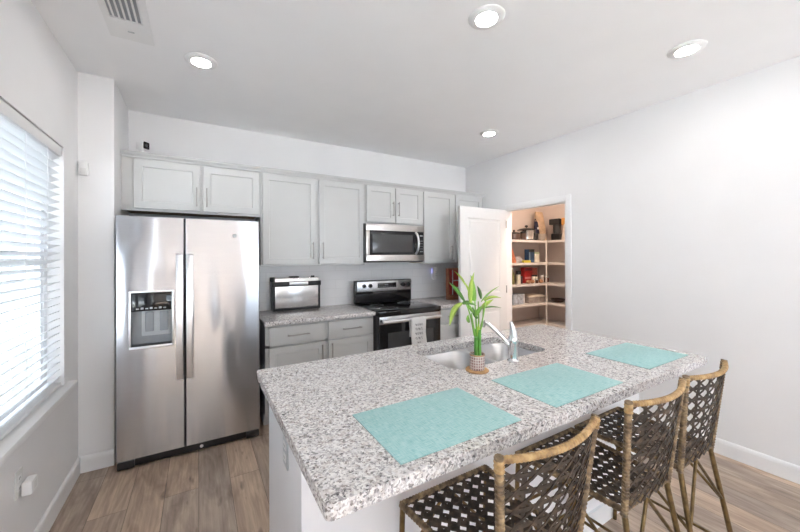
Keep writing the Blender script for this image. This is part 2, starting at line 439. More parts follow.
# pantry door leaf, hinged on the far jamb and opened square to the wall
d = MB(); X0, X1, Y0, Y1, Z0, Z1 = 2.562, XR-.004, 2.858, 2.893, .012, 2.028
def leaf(bm, yf, sgn):
    fs = []
    def ring(x0, x1, z0, z1, y): return [bm.verts.new(p) for p in ((x0, y, z0), (x1, y, z0), (x1, y, z1), (x0, y, z1))]
    outer = ring(X0, X1, Z0, Z1, yf)
    pans = [(X0+.115, X1-.115, 1.02, 1.90), (X0+.115, X1-.115, .24, .82)]
    es = []
    def loop(vs):
        out = []
        for i in range(4): out.append(bm.edges.new((vs[i], vs[(i+1) % 4])))
        return out
    es += loop(outer)
    for p in pans:
        r0 = ring(*p[:2], *p[2:], yf); es += loop(r0)
        rr = [r0]
        for i, dd in ((.008, .007), (.030, .007), (.040, .001)):
            rr.append(ring(p[0]+i, p[1]-i, p[2]+i, p[3]-i, yf + sgn*dd))
        for a_, b_ in zip(rr, rr[1:]):
            for k in range(4): bm.faces.new((a_[k], a_[(k+1) % 4], b_[(k+1) % 4], b_[k]))
        bm.faces.new(rr[-1])
    bmesh.ops.triangle_fill(bm, use_beauty=True, use_dissolve=False, edges=es)
    return outer
oa = leaf(d.bm, Y0, 1); ob = leaf(d.bm, Y1, -1)
for k in range(4): d.bm.faces.new((oa[k], oa[(k+1) % 4], ob[(k+1) % 4], ob[k]))
leafo = struct(d.build('door_1', M['door'], smooth=False))
for z in (.25, 1.05, 1.85):
    MB().tube([(XR-.010, 2.855, z-.045), (XR-.010, 2.855, z+.045)], .006, 8).build('hinge', M['nickel'], leafo)

# ================================================================== KITCHEN CABINETS
YU, YBS = 3.2394, 2.955     # face planes of upper doors / base doors
def bar_handle(parent, p0, p1, out=(0, -1, 0)):
    """bar pull between two points on the door face, standing off by 3 cm"""
    p0, p1, out = Vector(p0), Vector(p1), Vector(out)
    m = MB(); a, b = p0 + out*.03, p1 + out*.03; dd = (p1-p0).normalized()
    m.tube([a - dd*.012, b + dd*.012], .0055, 10)
    for p in (p0, p1): m.tube([p, p + out*.03], .0045, 8)
    return m.build('handle', M['nickel'], parent)
def upper(label, x0, x1, z0, z1, doors, hz, hx, name='wall_cabinet'):
    t = thing(name, label, 'cabinet', ((x0+x1)/2, YB-.15, z0), 'light grey wall cabinets')
    c = MB(); yf = YU + .02
    c.box(x0, x1, yf+.02, YB-.009, z0+.015, z1)
    xs = [x0] + [v for dr in doors for v in dr] + [x1]
    # face frame
    c.box(x0, x1, yf, yf+.02, z0, doors_z0(z0)+.02).box(x0, x1, yf, yf+.02, z1-.06, z1)
    for i in range(0, len(xs), 2): c.box(xs[i]-(0 if i == 0 else .012), xs[i+1]+(0 if i == len(xs)-2 else .012), yf, yf+.02, z0+.03, z1-.06)
    c.build('carcass', M['cab'], t, smooth=False)
    MB().box(x0+.018, x1-.018, yf+.022, YB-.02, z0+.010, z0+.0145).build('underside', M['raw_wood'], t, smooth=False)
    for i, (a, b) in enumerate(doors):
        dz1 = z1 - .052
        do = MB().panel_door(a, b, doors_z0(z0), dz1, YU).build('door', M['cab'], t, smooth=False)
        x = hx[i]; bar_handle(do, (x, YU, hz[0]), (x, YU, hz[1]))
    return t
def doors_z0(z0): return z0 + .018
ZT = 2.285
upper('long low grey wall cabinet with two doors above the refrigerator', XN+.001, .499, 1.828, ZT, [(-.437, .020), (.038, .487)], (1.895, 2.03), (-.008, .066))
upper('tall grey wall cabinet with two doors above the flip-up oven', .501, 1.560, 1.370, ZT, [(.516, 1.022), (1.052, 1.549)], (1.450, 1.590), (.984, 1.086))
upper('short grey wall cabinet with two doors above the microwave', 1.562, 2.322, 1.818, ZT, [(1.577, 1.936), (1.948, 2.310)], (1.925, 2.06), (1.905, 1.978))
upper('tall grey wall cabinet between microwave and right wall, partly behind open pantry door', 2.324, XR-.002, 1.370, ZT, [(2.339, 2.790), (2.835, 3.285)], (1.43, 1.58), (2.752, 2.872))
# crown strip running over all wall cabinets
m = MB(); prof = [(0, .0), (-.012, .0), (-.016, .012), (-.034, .030), (-.036, .042), (.02, .042), (.02, 0)]
m.loft([[(x, YU+.019 + d_, 2.243+h) for d_, h in prof] for x in (XN+.001, XR-.001)])
tag(m.build('crown_moulding', M['cab'], loc=(1.4, YU, 2.243), smooth=False), 'long grey crown moulding running along the tops of all wall cabinets', 'moulding')

def base(label, x0, x1, cols, left_panel=False, name='base_cabinet'):
    t = thing(name, label, 'cabinet', ((x0+x1)/2, 3.2, 0), 'light grey base cabinets')
    c = MB(); yf = YBS+.02
    c.box(x0, x1, yf+.02, YB-.002, .11, .876).box(x0+.0, x1, yf+.08, YB-.002, 0, .11)
    c.box(x0, x1, yf, yf+.02, .11, .135).box(x0, x1, yf, yf+.02, .852, .876).box(x0, x1, yf, yf+.02, .675, .705)
    xs = [x0] + [v for dr in cols for v in dr] + [x1]
    for i in range(0, len(xs), 2): c.box(xs[i]-(0 if i == 0 else .012), xs[i+1]+(0 if i == len(xs)-2 else .012), yf, yf+.02, .13, .86)
    c.build('carcass', M['cab'], t, smooth=False)
    for a, b, side in [(q[0], q[1], k) for k, q in enumerate(cols)]:
        dr = MB().box(a, b, YBS, YBS+.02, .698, .856, .004).build('drawer', M['cab'], t)
        mx_ = (a+b)/2; bar_handle(dr, (mx_-.085, YBS, .778), (mx_+.085, YBS, .778))
        do = MB().panel_door(a, b, .128, .682, YBS).build('door', M['cab'], t, smooth=False)
        hx = b-.03 if side == 0 and len(cols) > 1 else a+.03
        bar_handle(do, (hx, YBS, .50), (hx, YBS, .65))
    return t
base('grey base cabinet with two drawers and two doors between refrigerator and range', .490, 1.518, [(.520, 1.010), (1.044, 1.506)])
base('grey base cabinet right of the range, behind the open pantry door', 2.296, XR-.002, [(2.312, 2.78), (2.81, 3.28)])
for nm, lab, x0, x1 in (('countertop', 'speckled grey granite countertop between refrigerator and range', .476, 1.521), ('countertop', 'speckled grey granite countertop right of the range, behind the pantry door', 2.291, XR-.001)):
    tag(MB().box(x0, x1, 2.924, YB-.0085, .8762, .914, .006).build(nm, M['granite'], loc=((x0+x1)/2, 3.2, .876)), lab, 'countertop', 'granite counters along the back wall')

# ================================================================== REFRIGERATOR
FX0, FX1, FS, FY = -.483, .430, -.0845, 2.8665
t = thing('refrigerator', 'stainless steel side-by-side refrigerator with ice and water dispenser', 'refrigerator', (-.02, 3.2, 0))
MB().box(FX0+.005, FX1-.005, FY+.075, YB-.03, .02, 1.735, .006).build('cabinet', M['dark'], t)
def dispenser_door():
    # freezer door with a rectangular niche for the dispenser
    x0, x1, z0, z1 = FX0, FS-.004, .072, 1.748; a, b, c_, d_ = -.405, -.160, .835, 1.218
    m = MB(); bm = m.bm
    def ring(x0, x1, z0, z1, y): return [bm.verts.new(p) for p in ((x0, y, z0), (x1, y, z0), (x1, y, z1), (x0, y, z1))]
    o1 = ring(x0, x1, z0, z1, FY+.07); o2 = ring(x0, x1, z0, z1, FY+.006); o3 = ring(x0+.005, x1-.005, z0+.004, z1-.004, FY)
    i1 = ring(a, b, c_, d_, FY); i2 = ring(a, b, c_, d_, FY+.062)
    for p, q in ((o1, o2), (o2, o3), (o3, i1), (i1, i2)):
        for k in range(4): bm.faces.new((p[k], p[(k+1) % 4], q[(k+1) % 4], q[k]))
    bm.faces.new(i2); bm.faces.new(o1[::-1])
    return m
ld = dispenser_door().build('freezer_door', M['steel_wave'], t)
rd_ = MB(); bm = rd_.bm
def ring_(x0, x1, z0, z1, y): return [bm.verts.new(p) for p in ((x0, y, z0), (x1, y, z0), (x1, y, z1), (x0, y, z1))]
R = [ring_(FS+.004, FX1, .072, 1.748, FY+.07), ring_(FS+.004, FX1, .072, 1.748, FY+.006), ring_(FS+.009, FX1-.005, .076, 1.744, FY)]
for p, q in zip(R, R[1:]):
    for k in range(4): bm.faces.new((p[k], p[(k+1) % 4], q[(k+1) % 4], q[k]))
bm.faces.new(R[0][::-1]); bm.faces.new(R[-1])
rdo = rd_.build('fridge_door', M['steel_wave'], t)
MB().box(FS-.0035, FS+.0035, FY+.03, FY+.07, .075, 1.745).build('gasket', M['black'], t)
for par, x0 in ((ld, -.1365), (rdo, -.0745)):
    m = MB(); x1 = x0+.044
    m.box(x0, x1, FY-.052, FY-.040, .585, 1.482, .004)
    for z in (.60, 1.43): m.box(x0+.006, x1-.006, FY-.042, FY+.001, z, z+.035)
    m.build('handle', M['handle_steel'], par)
MB().box(.235, .262, FY-.002, FY+.001, 1.612, 1.640, .001).build('badge', M['paleg'], rdo)
# dispenser
m = MB()
for q in ((-.412, -.153, 1.214, 1.226), (-.412, -.153, .826, .842), (-.412, -.400, .842, 1.214), (-.165, -.153, .842, 1.214)): m.box(q[0], q[1], FY-.006, FY+.004, q[2], q[3], .002)
dp = m.build('dispenser_frame', M['handle_steel'], ld)
m = MB().box(-.400, -.165, FY+.002, FY+.056, 1.085, 1.214, .002)
pn = m.build('control_panel', M['blackgloss'], ld)
m = MB()
for k in range(7): m.box(-.372+.026*k, -.356+.026*k, FY+.0005, FY+.003, 1.098, 1.106 + .005*(k % 2))
m.build('control_icons', M['paleg'], pn)
MB().box(-.4045, -.1605, FY+.055, FY+.061, .8355, 1.2175).build('niche_liner', M['grey'], ld)
MB().box(-.345, -.172, FY+.040, FY+.054, .905, 1.083, .004).build('dispenser_backplate', M['paleg'], ld)
for x in (-.325, -.240):
    MB().box(x, x+.052, FY+.026, FY+.040, .935, 1.075, .006).build('paddle', M['grey'], ld)
MB().box(-.400, -.165, FY+.004, FY+.054, .8355, .848, .002).build('drip_tray', M['dark'], ld)
m = MB().box(FX0+.004, FX1-.004, FY+.030, FY+.074, .012, .066, .004)
m.box(FX0+.004, FX0+.10, FY+.012, FY+.031, .012, .062, .004).box(FX1-.10, FX1-.004, FY+.012, FY+.031, .012, .062, .004)
gr = m.build('toe_grille', M['black'], t)
for x in (FX0+.03, FX1-.035): MB().tube([(x, FY+.05, 0), (x, FY+.05, .02)], .012, 10).build('leveling_foot', M['black'], t)
MB().lathe([(0, 0), (.012, 0), (.010, .006), (0, .007)], (.02, FY+.029, .035), 14, 'Y').build('latch_screw', M['white'], gr)

# ================================================================== RANGE
RX0, RX1 = 1.525, 2.287
t = thing('range', 'stainless and black glass-top electric range between the base cabinets', 'stove', ((RX0+RX1)/2, 3.2, 0))
MB().box(RX0, RX1, 2.90, YB-.02, .02, .895).build('body', M['dark'], t, smooth=False)
ck = MB().box(RX0-.001, RX1+.001, 2.862, 3.445, .868, .921, .006).build('cooktop', M['blackgloss'], t)
for x, y, r in ((1.72, 3.02, .10), (2.10, 3.02, .085), (1.72, 3.28, .075), (2.10, 3.28, .10)):
    MB().lathe([(r, .0), (r-.003, 0), (r-.003, .0006), (r, .0006), (r, 0)], (x, y, .9212), 40).build('burner_ring', M['grey'], ck)
bk = MB().box(RX0+.004, RX1-.004, 3.440, 3.50, .921, 1.183, .008).build('backguard', M['blackgloss'], t)
pn = MB().box(RX0+.022, RX1-.014, 3.423, 3.441, 1.056, 1.174, .004).build('control_panel', M['steel'], t)
for x in (1.632, 1.710, 2.154, 2.232):
    k = MB().lathe([(.024, 0), (.024, .005), (.019, .007), (.017, .024), (.014, .026), (0, .026)], (x, 3.423, 1.122), 20, 'Y').build('knob', M['black'], t)
MB().box(1.805, 2.055, 3.4205, 3.424, 1.094, 1.150, .001).build('display', M['blackgloss'], pn)
m = MB()
for k in range(9): m.box(1.822+.025*k, 1.836+.025*k, 3.4195, 3.4207, 1.104, 1.109)
for k in range(4): m.box(1.90+.012*k, 1.907+.012*k, 3.4195, 3.4207, 1.122, 1.138)
m.build('display_marks', M['grey'], pn)
od = MB().box(RX0+.004, RX1-.004, 2.868, 2.899, .225, .866, .004).build('oven_door', M['blackgloss'], t)
MB().box(RX0+.004, RX1-.004, 2.862, 2.869, .790, .864, .002).build('door_trim', M['steel'], od)
MB().box(RX0+.10, RX1-.10, 2.8655, 2.8685, .36, .70, .001).build('oven_window', M['smoke'], od)
m = MB(); m.tube([(RX0+.03, 2.822, .822), (RX1-.03, 2.822, .822)], .013, 12)
for x in (RX0+.055, RX1-.055): m.tube([(x, 2.822, .822), (x, 2.863, .822)], .009, 8)
m.build('oven_handle', M['handle_steel'], od)
MB().box(RX0+.004, RX1-.004, 2.872, 2.899, .06, .215, .004).build('storage_drawer', M['steel'], t)
MB().box(1.535, 1.556, 2.8605, 2.8625, .815, .838).build('badge', M['black'], od)
# dish towel over the oven handle
def towel():
    m = MB(); bm = m.bm; cols = 12; prof = []
    for i in range(9): prof.append((2.842, .64 + .02*i))                # back flap
    for k in range(7):
        a = PI*k/6; prof.append((2.822 + .0165*math.cos(a), .822 + .0165*math.sin(a)))
    for i in range(1, 17): prof.append((2.8055, .822 - .0195*i))
    rows = []
    for j, (y, z) in enumerate(prof):
        r = []
        for c_ in range(cols+1):
            u = c_/cols; x = 1.86 + .178*u + .004*math.sin(j*.5)
            fall = max(0, j-14)/17
            yy = y - .005*fall*(1+math.sin(u*9+.5)) + (.002*math.sin(u*9) if j < 9 else 0)
            r.append(bm.verts.new((x + .010*fall*(u-.2), yy, z)))
        rows.append(r)
    for a, b in zip(rows, rows[1:]):
        for k in range(cols): bm.faces.new((a[k], a[k+1], b[k+1], b[k]))
    return m, prof
m, _ = towel()
tw = thing('dish_towel', 'white dish towel with grey lettering hanging over the oven door handle', 'towel', (1.95, 2.82, .5))
o = m.build('cloth', simple('white_cotton', (.80, .80, .80), .9, bumps=.3, bscale=300), tw)
sm = o.modifiers.new('thick', 'SOLIDIFY'); sm.thickness = .002; sm.offset = 0
random.seed(3); ink = simple('grey_print', (.30, .30, .31), .9)
for row, (z, n, h) in enumerate(((.765, 4, .022), (.722, 3, .026), (.675, 4, .024), (.628, 3, .024), (.585, 2, .016))):
    m = MB(); wdt = .10 if n > 2 else .05; x0 = 1.952 - wdt/2; pts = []
    for k in range(n):                                   # one joined script line per row
        cx_ = x0 + wdt*(k+.5)/n; a = wdt/n*.5
        pts += [(cx_ - a + 2*a*q/9 + .3*a*math.sin(2*PI*q/9), 2.7955, z + h*.5*math.sin(2*PI*q/9*(1 if (k+row) % 2 else 2))) for q in range(9)]
    m.tube(pts, .0018, 5); m.build('lettering', ink, tw)
# ================================================================== MICROWAVE
MX0, MX1, MZ0, MZ1, MY = 1.537, 2.305, 1.395, 1.816, 3.187
t = thing('microwave', 'stainless over-the-range microwave with dark window under the short wall cabinet', 'microwave', ((MX0+MX1)/2, 3.4, MZ0))
MB().box(MX0, MX1, MY+.03, YB-.009, MZ0, MZ1-.001, .003).build('housing', M['black'], t)
MB().box(MX0+.012, MX1, MY, MY+.032, MZ1-.075, MZ1-.002, .004).build('top_band', M['warmsteel'], t)
dm = MB()
dm.box(MX0+.012, MX1, MY, MY+.03, MZ0+.012, MZ0+.082, .004).box(MX0+.012, MX0+.052, MY, MY+.03, MZ0+.082, MZ1-.075, .003)
do = dm.build('door_frame', M['warmsteel'], t)
MB().box(MX0+.050, MX1-.130, MY+.003, MY+.029, MZ0+.080, MZ1-.073).build('door_glass', M['blackgloss'], do)
MB().box(MX0+.085, MX1-.165, MY+.0012, MY+.0035, MZ0+.108, MZ1-.112, .001).build('window', M['smoke'], do)
cp = MB().box(MX1-.130, MX1-.010, MY+.003, MY+.029, MZ0+.080, MZ1-.073).build('control_panel', M['blackgloss'], t)
MB().box(MX1-.010, MX1, MY+.001, MY+.03, MZ0+.082, MZ1-.075).build('edge_strip', M['warmsteel'], t)
for r in range(5):
    for c_ in range(2): MB().box(MX1-.066+.024*c_, MX1-.052+.024*c_, MY+.0018, MY+.0032, 1.512+.030*r, 1.520+.030*r).build('button', M['grey'], cp)
MB().box(MX1-.068, MX1-.026, MY+.0018, MY+.0032, 1.690, 1.705).build('clock_display', M['grey'], cp)
m = MB(); m.tube(bez((MX1-.122, MY+.004, 1.49), (MX1-.112, MY-.062, 1.52), (MX1-.112, MY-.062, 1.70), (MX1-.122, MY+.004, 1.732), 18), .0125, 12)
m.build('handle', M['handle_steel'], do)

# ================================================================== flip-up oven on the counter
TX0, TX1, TY = .648, 1.128, 3.455
t = thing('toaster_oven', 'stainless flip-up toaster oven stored upright on the counter beside the refrigerator', 'toaster oven', (.89, 3.51, .914))
MB().box(TX0+.012, TX1-.012, TY, 3.562, .930, 1.246, .010).build('body', M['mirror_steel'], t)
m = MB()
for x in (TX0, TX1-.018): m.box(x, x+.018, TY-.006, 3.57, .9145, 1.205, .004)
m.box(TX0+.018, TX1-.018, TY-.004, TY+.02, .918, .942, .003); m.build('side_trim', M['black'], t)
MB().box(TX0-.012, TX1+.006, TY-.016, TY+.002, 1.160, 1.208, .004).build('black_band', M['black'], t)
MB().box(TX0+.155, TX0+.345, TY-.026, TY-.015, 1.172, 1.202, .003).build('handle', M['handle_steel'], t)
MB().box(TX0-.014, TX0+.028, TY+.012, 3.565, 1.206, 1.252, .006).build('hinge_cap', M['black'], t)
m = MB(); m.lathe([(.0, .014), (.05, .012), (.055, 0)], (TX0+.215, 3.50, 1.246), 20); m.box(TX0+.39, TX0+.425, 3.47, 3.49, 1.245, 1.262, .003)
m.build('rear_foot', M['dark'], t)

# red rack on the right counter
t = thing('spice_rack', 'red and brown wooden rack with pale dividers on counter by the open pantry door', 'rack', (2.80, 3.27, .914))
m = MB(); rx0, rx1, rz0, rz1 = 2.698, 2.965, .9145, 1.308
m.box(rx0, rx0+.014, 3.22, 3.282, rz0, rz1, .003).box(rx1-.02, rx1, 3.22, 3.282, rz0, rz1, .003).box(rx0+.014, rx1-.02, 3.22, 3.282, rz0, rz0+.055, .003).box(rx0+.014, rx1-.02, 3.22, 3.282, rz1-.02, rz1, .003).box(rx0+.014, rx1-.02, 3.272, 3.282, rz0+.055, rz1-.02)
m.build('wood_case', simple('red_brown_wood', (.23, .075, .035), .5, noise=.2, nscale=15), t)
red = simple('red_panel', (.30, .016, .014), .3, noise=.35, nscale=10)
for (a, b, c_, d_) in ((.016, .060, .06, .388), (.072, .245, .245, .385), (.072, .245, .155, .232), (.072, .245, .06, .142)):
    MB().box(rx0+a, rx0+b, 3.230, 3.271, rz0+c_, rz0+d_, .002).build('red_compartment', red, t)
m = MB()
for z in (.142, .232): m.box(rx0+.066, rx1-.022, 3.224, 3.26, rz0+z, rz0+z+.010)
m.box(rx0+.061, rx0+.070, 3.224, 3.26, rz0+.06, rz0+.385).box(rx0+.066, rx1-.022, 3.224, 3.26, rz0+.383, rz0+.390); m.build('pale_divider', M['paleg'], t)

# plug-in device with blue night light
t = thing('plug_in_device', 'white rounded plug-in device with bluish glow on the backsplash right of the range', 'plug-in', (2.745, YB-.03, 1.15))
bs = YB-.008
m = MB(); rr = []
for yy, s in ((bs-.0005, 1.0), (bs-.035, 1.0), (bs-.046, .9), (bs-.050, .7)):
    ring = []
    for k in range(28):
        a = 2*PI*k/28; cx_, cz_ = math.copysign(abs(math.cos(a))**.7, math.cos(a)), math.copysign(abs(math.sin(a))**.7, math.sin(a))
        ring.append((2.737+.043*s*cx_, yy, 1.232+.082*s*cz_))
    rr.append(ring)
m.loft(rr); m.build('case', M['white'], t)
MB().box(2.688, 2.695, bs-.022, bs-.012, 1.235, 1.295, .002).build('night_light', emit('blue_led', (.35, .35, 1.0), .9), t)
m = MB()
for z in (1.20, 1.225, 1.25): m.box(2.722, 2.752, bs-.0512, bs-.0498, z, z+.006)
m.build('slot', M['paleg'], t)

# ================================================================== ISLAND
IX0, IX1, IY0, IY1 = .241, 2.367, .699, 1.712
KY, BX0, BX1, BY1 = 1.010, .272, 2.335, 1.672
t = thing('kitchen_island', 'white kitchen island base with panelled end under the large granite top', 'island', (1.3, 1.35, 0))
MB().box(BX0, BX1, KY, KY+.115, 0, .8755).build('knee_wall', M['island'], t, smooth=False)
sx0, sx1, sy0, sy1 = 1.03, 1.81, 1.19, 1.62
m = MB().box(BX0+.020, BX1-.006, KY+.116, BY1, .10, .66).box(BX0+.020, BX1-.006, KY+.116, BY1-.06, 0, .10)
m.box(BX0+.020, sx0, KY+.116, BY1, .66, .8755).box(sx1, BX1-.006, KY+.116, BY1, .66, .8755).box(sx0, sx1, KY+.116, sy0-.01, .66, .8755).box(sx0, sx1, sy1, BY1, .66, .8755)
cb = m.build('cabinet_box', M['island'], t, smooth=False)
for a, b in ((.30, .98), (1.00, 1.42), (1.43, 1.84), (1.86, 2.31)):
    m = MB(); m.panel_door(-b, -a, .12, .85, -BY1-.02)
    bmesh.ops.rotate(m.bm, verts=m.bm.verts, cent=(0, 0, 0), matrix=Matrix.Rotation(PI, 3, 'Z'))
    m.build('door', M['cab'], t, smooth=False)
m = MB()
m.box(BX0-.004, BX0+.02, KY-.004, KY+.116, 0, .8753, .001)
m.build('corner_post', M['island'], t, smooth=False)
m = MB(); m.box(BX0+.021, BX1, KY-.014, KY-.0001, 0, .10); m.build('base_trim', M['trim'], t, smooth=False)

def rrect(x0, x1, y0, y1, r, n=7):
    out = []
    for cx_, cy_, a0 in ((x1-r, y1-r, 0), (x0+r, y1-r, PI/2), (x0+r, y0+r, PI), (x1-r, y0+r, 1.5*PI)):
        for k in range(n+1):
            a = a0 + PI/2*k/n; out.append((cx_+r*math.cos(a), cy_+r*math.sin(a)))
    return out
def slab_with_holes(m, outer, holes, z0, z1):
    bm = m.bm; es = []; loops = []
    for lp in [outer] + holes:
        vs = [bm.verts.new((x, y, z1)) for x, y in lp]; loops.append(vs)
        es += [bm.edges.new((vs[i], vs[(i+1) % len(vs)])) for i in range(len(vs))]
    r = bmesh.ops.triangle_fill(bm, use_beauty=True, use_dissolve=False, edges=es)
    top = [f for f in r['geom'] if isinstance(f, bmesh.types.BMFace)]
    low = {}
    for vs in loops:
        for v in vs: low[v] = bm.verts.new((v.co.x, v.co.y, z0))
    for f in top: bm.faces.new([low[v] for v in reversed(f.verts)])
    for vs in loops:
        n = len(vs)
        for i in range(n): bm.faces.new((vs[i], vs[(i+1) % n], low[vs[(i+1) % n]], low[vs[i]]))
m = MB(); slab_with_holes(m, rrect(IX0, IX1, IY0, IY1, .018, 4), [rrect(1.06, 1.775, 1.215, 1.594, .075)], .876, .914)
o = m.build('island_countertop', M['granite'], loc=(1.3, 1.2, .876), bevel=.004)
tag(o, 'large speckled granite island countertop with a sink cut into it', 'countertop')

# double sink
t = thing('sink', 'double bowl stainless undermount sink set into the island countertop', 'sink', (1.42, 1.4, .69))
bl, br_ = (1.055, 1.418, 1.205, 1.602), (1.434, 1.780, 1.205, 1.602)
for nm, q in (('bowl', bl), ('bowl', br_)):
    m = MB(); rings = []
    for ins, z in ((0, .8745), (.004, .868), (.010, .74), (.020, .708), (.045, .695), (.10, .692)):
        r = max(.03, .085-ins*.4); rings.append([(x, y, z) for x, y in rrect(q[0]+ins, q[1]-ins, q[2]+ins, q[3]-ins, r)])
    m.loft(rings, cap0=False, cap1=True)
    o = m.build(nm, M['sink'], t)
    s_ = o.modifiers.new('thick', 'SOLIDIFY'); s_.thickness = .0015; s_.offset = -1
    cx_, cy_ = (q[0]+q[1])/2, (q[2]+q[3])/2
    MB().lathe([(.0, .0005), (.030, .0005), (.036, .002), (.042, .0035), (.045, .001)], (cx_, cy_, .693), 24).build('drain', M['chrome'], o)
m = MB(); slab_with_holes(m, rrect(1.035, 1.80, 1.19, 1.617, .08), [rrect(*bl, .085), rrect(*br_, .085)], .8728, .8758)
m.build('rim', M['sink'], t)

# faucet
fx, fy = 1.408, 1.176
t = thing('faucet', 'chrome single-handle kitchen faucet standing between the sink and the middle placemat', 'faucet', (fx, fy, .914))
MB().lathe([(.0, .001), (.031, .001), (.031, .006), (.024, .012), (.022, .020), (.0215, .09), (.024, .095), (.024, .120), (.019, .131), (0, .134)], (fx, fy, .914), 24).build('body', M['chrome'], t)
sp = MB().tube(bez((fx-.006, fy+.010, .99), (fx-.030, fy+.040, 1.035), (fx-.062, fy+.075, 1.085), (fx-.088, fy+.108, 1.108), 14), [.014]*6+[.0125]*6+[.0115]*3, 14).build('spout', M['chrome'], t)
MB().tube([(fx-.086, fy+.105, 1.108), (fx-.092, fy+.113, 1.104), (fx-.096, fy+.118, 1.084)], [.012, .0135, .014], 14).build('spray_head', M['nickel'], sp)
MB().tube([(fx, fy, 1.045), (fx-.001, fy-.002, 1.066), (fx-.006, fy-.002, 1.088), (fx-.014, fy-.002, 1.114), (fx-.016, fy-.002, 1.120)], [.020, .018, .013, .008, .005], 14).build('lever', M['handle_steel'], t)

# outlet on island end
def outlet_plate(parent_label, x, y, z, horiz_axis, name='outlet_plate', mat='offwhite'):
    t = thing(name, parent_label, 'outlet', (x, y, z)); m = MB()
    s = -1 if horiz_axis == '-x' else 1
    a, b = sorted((x, x+s*.006))
    m.box(a, b, y-.036, y+.036, z-.058, z+.058, .002); m.build('plate', M[mat], t)
    for dz in (-.022, .022):
        a, b = sorted((x+s*.0055, x+s*.008)); g = MB().box(a, b, y-.017, y+.017, z+dz-.014, z+dz+.014, .001).build('receptacle', M['white'], t)
        m = MB()
        for dy in (-.007, .005):
            a, b = sorted((x+s*.0078, x+s*.0084)); m.box(a, b, y+dy, y+dy+.002, z+dz-.005, z+dz+.005)
        m.build('slot', M['dark'], g)
    return t
outlet_plate('grey outlet plate on the island end panel near the refrigerator', BX0+.020, 1.31, .715, '-x', mat='paleg')
outlet_plate('white outlet plate low on the left wall below the window', XL, 2.14, .445, '+x')
t = thing('plug_adapter', 'small white square adapter plugged into the left wall outlet', 'adapter', (XL+.008, 2.19, .36))
MB().box(XL+.0085, XL+.045, 2.145, 2.215, .375, .435, .006).build('case', M['white'], t)
MB().box(XL+.0445, XL+.046, 2.165, 2.195, .390, .420).build('front_cover', M['offwhite'], t)

# placemats
for (a, b, c_, d_), lab in (((.456, .926, .740, 1.056), 'aqua woven placemat nearest the camera, at the left end of the island'),
                            ((1.108, 1.572, .738, 1.042), 'aqua woven placemat in the middle of the island, beside the sink'),
                            ((1.862, 2.308, .762, 1.064), 'aqua woven placemat at the far right end of the island')):
    m = MB().box(a, b, c_, d_, .9143, .9172, .001)
    tag(m.build('placemat', M['placemat'], loc=((a+b)/2, (c_+d_)/2, .9143)), lab, 'placemat', 'aqua placemats on the island')

# ================================================================== lucky bamboo
px_, py_ = 1.148, 1.168
tag(MB().lathe([(0, 0), (.052, 0), (.054, .002), (.054, .006), (.052, .008), (0, .008)], (px_, py_, .9142), 32).build('coaster', simple('cork_coaster', (.50, .29, .13), .8, noise=.25, nscale=60), loc=(px_, py_, .9142)),
    'round brown cork coaster under the bamboo pot', 'coaster')
t = thing('bamboo_plant', 'lucky bamboo with green leaves in a small patterned pot at the sink edge', 'plant', (px_, py_, .9225))
def pot_mat():
    m, nt, b = new_mat('patterned_pot')
    tc = N(nt, 'ShaderNodeTexCoord'); sx = N(nt, 'ShaderNodeSeparateXYZ'); nt.links.new(tc.outputs['Object'], sx.inputs[0])
    at = N(nt, 'ShaderNodeMath', operation='ARCTAN2'); nt.links.new(sx.outputs['Y'], at.inputs[0]); nt.links.new(sx.outputs['X'], at.inputs[1])
    cb = N(nt, 'ShaderNodeCombineXYZ'); mu = N(nt, 'ShaderNodeMath', operation='MULTIPLY'); mu.inputs[1].default_value = .034
    nt.links.new(at.outputs[0], mu.inputs[0]); nt.links.new(mu.outputs[0], cb.inputs[0]); nt.links.new(sx.outputs['Z'], cb.inputs[1])
    br = N(nt, 'ShaderNodeTexBrick'); br.offset = 0; br.inputs['Scale'].default_value = 1; br.inputs['Brick Width'].default_value = .0107; br.inputs['Row Height'].default_value = .0125; br.inputs['Mortar Size'].default_value = .0016
    br.inputs['Color1'].default_value = (.21, .09, .085, 1); br.inputs['Color2'].default_value = (.44, .30, .28, 1); br.inputs['Mortar'].default_value = (.72, .66, .62, 1)
    nt.links.new(cb.outputs[0], br.inputs['Vector']); nt.links.new(br.outputs['Color'], b.inputs['Base Color']); b.inputs['Roughness'].default_value = .3
    return m
o = MB().lathe([(0, 0), (.033, 0), (.0345, .003), (.0345, .068), (.033, .071), (.029, .071), (.029, .052), (0, .052)], (px_, py_, .9225), 32).build('pot', pot_mat(), t)
MB().lathe([(.0348, 0), (.0352, .001), (.0352, .005), (.0348, .006)], (px_, py_, .9225+.066), 32).build('pot_rim', simple('tan_rim', (.52, .33, .17), .6), o)
MB().lathe([(0, .006), (.018, .005), (.0285, 0)], (px_, py_, .9225+.053), 20).build('pebbles', simple('pebbles', (.20, .15, .10), .8, noise=.5, nscale=120, bumps=1, bscale=150), o)
green = simple('bamboo_stalk', (.085, .27, .035), .4, noise=.3, nscale=30)
leafm = simple('leaf_green', (.165, .36, .045), .42, noise=.35, nscale=18)
leafd = simple('leaf_dark_green', (.075, .20, .03), .42, noise=.35, nscale=18)
leafl = simple('leaf_yellow_green', (.34, .47, .08), .42, noise=.25, nscale=18)
def stalk(x, y, top, r=.0085):
    pts = []; rs = []
    z = .975
    while z < top:
        for dz, rr in ((0, r*1.12), (.004, r), (.028, r*.96), (.032, r*1.1)): pts.append((x, y, z+dz)); rs.append(rr)
        z += .034
    return MB().tube(pts, rs, 10)
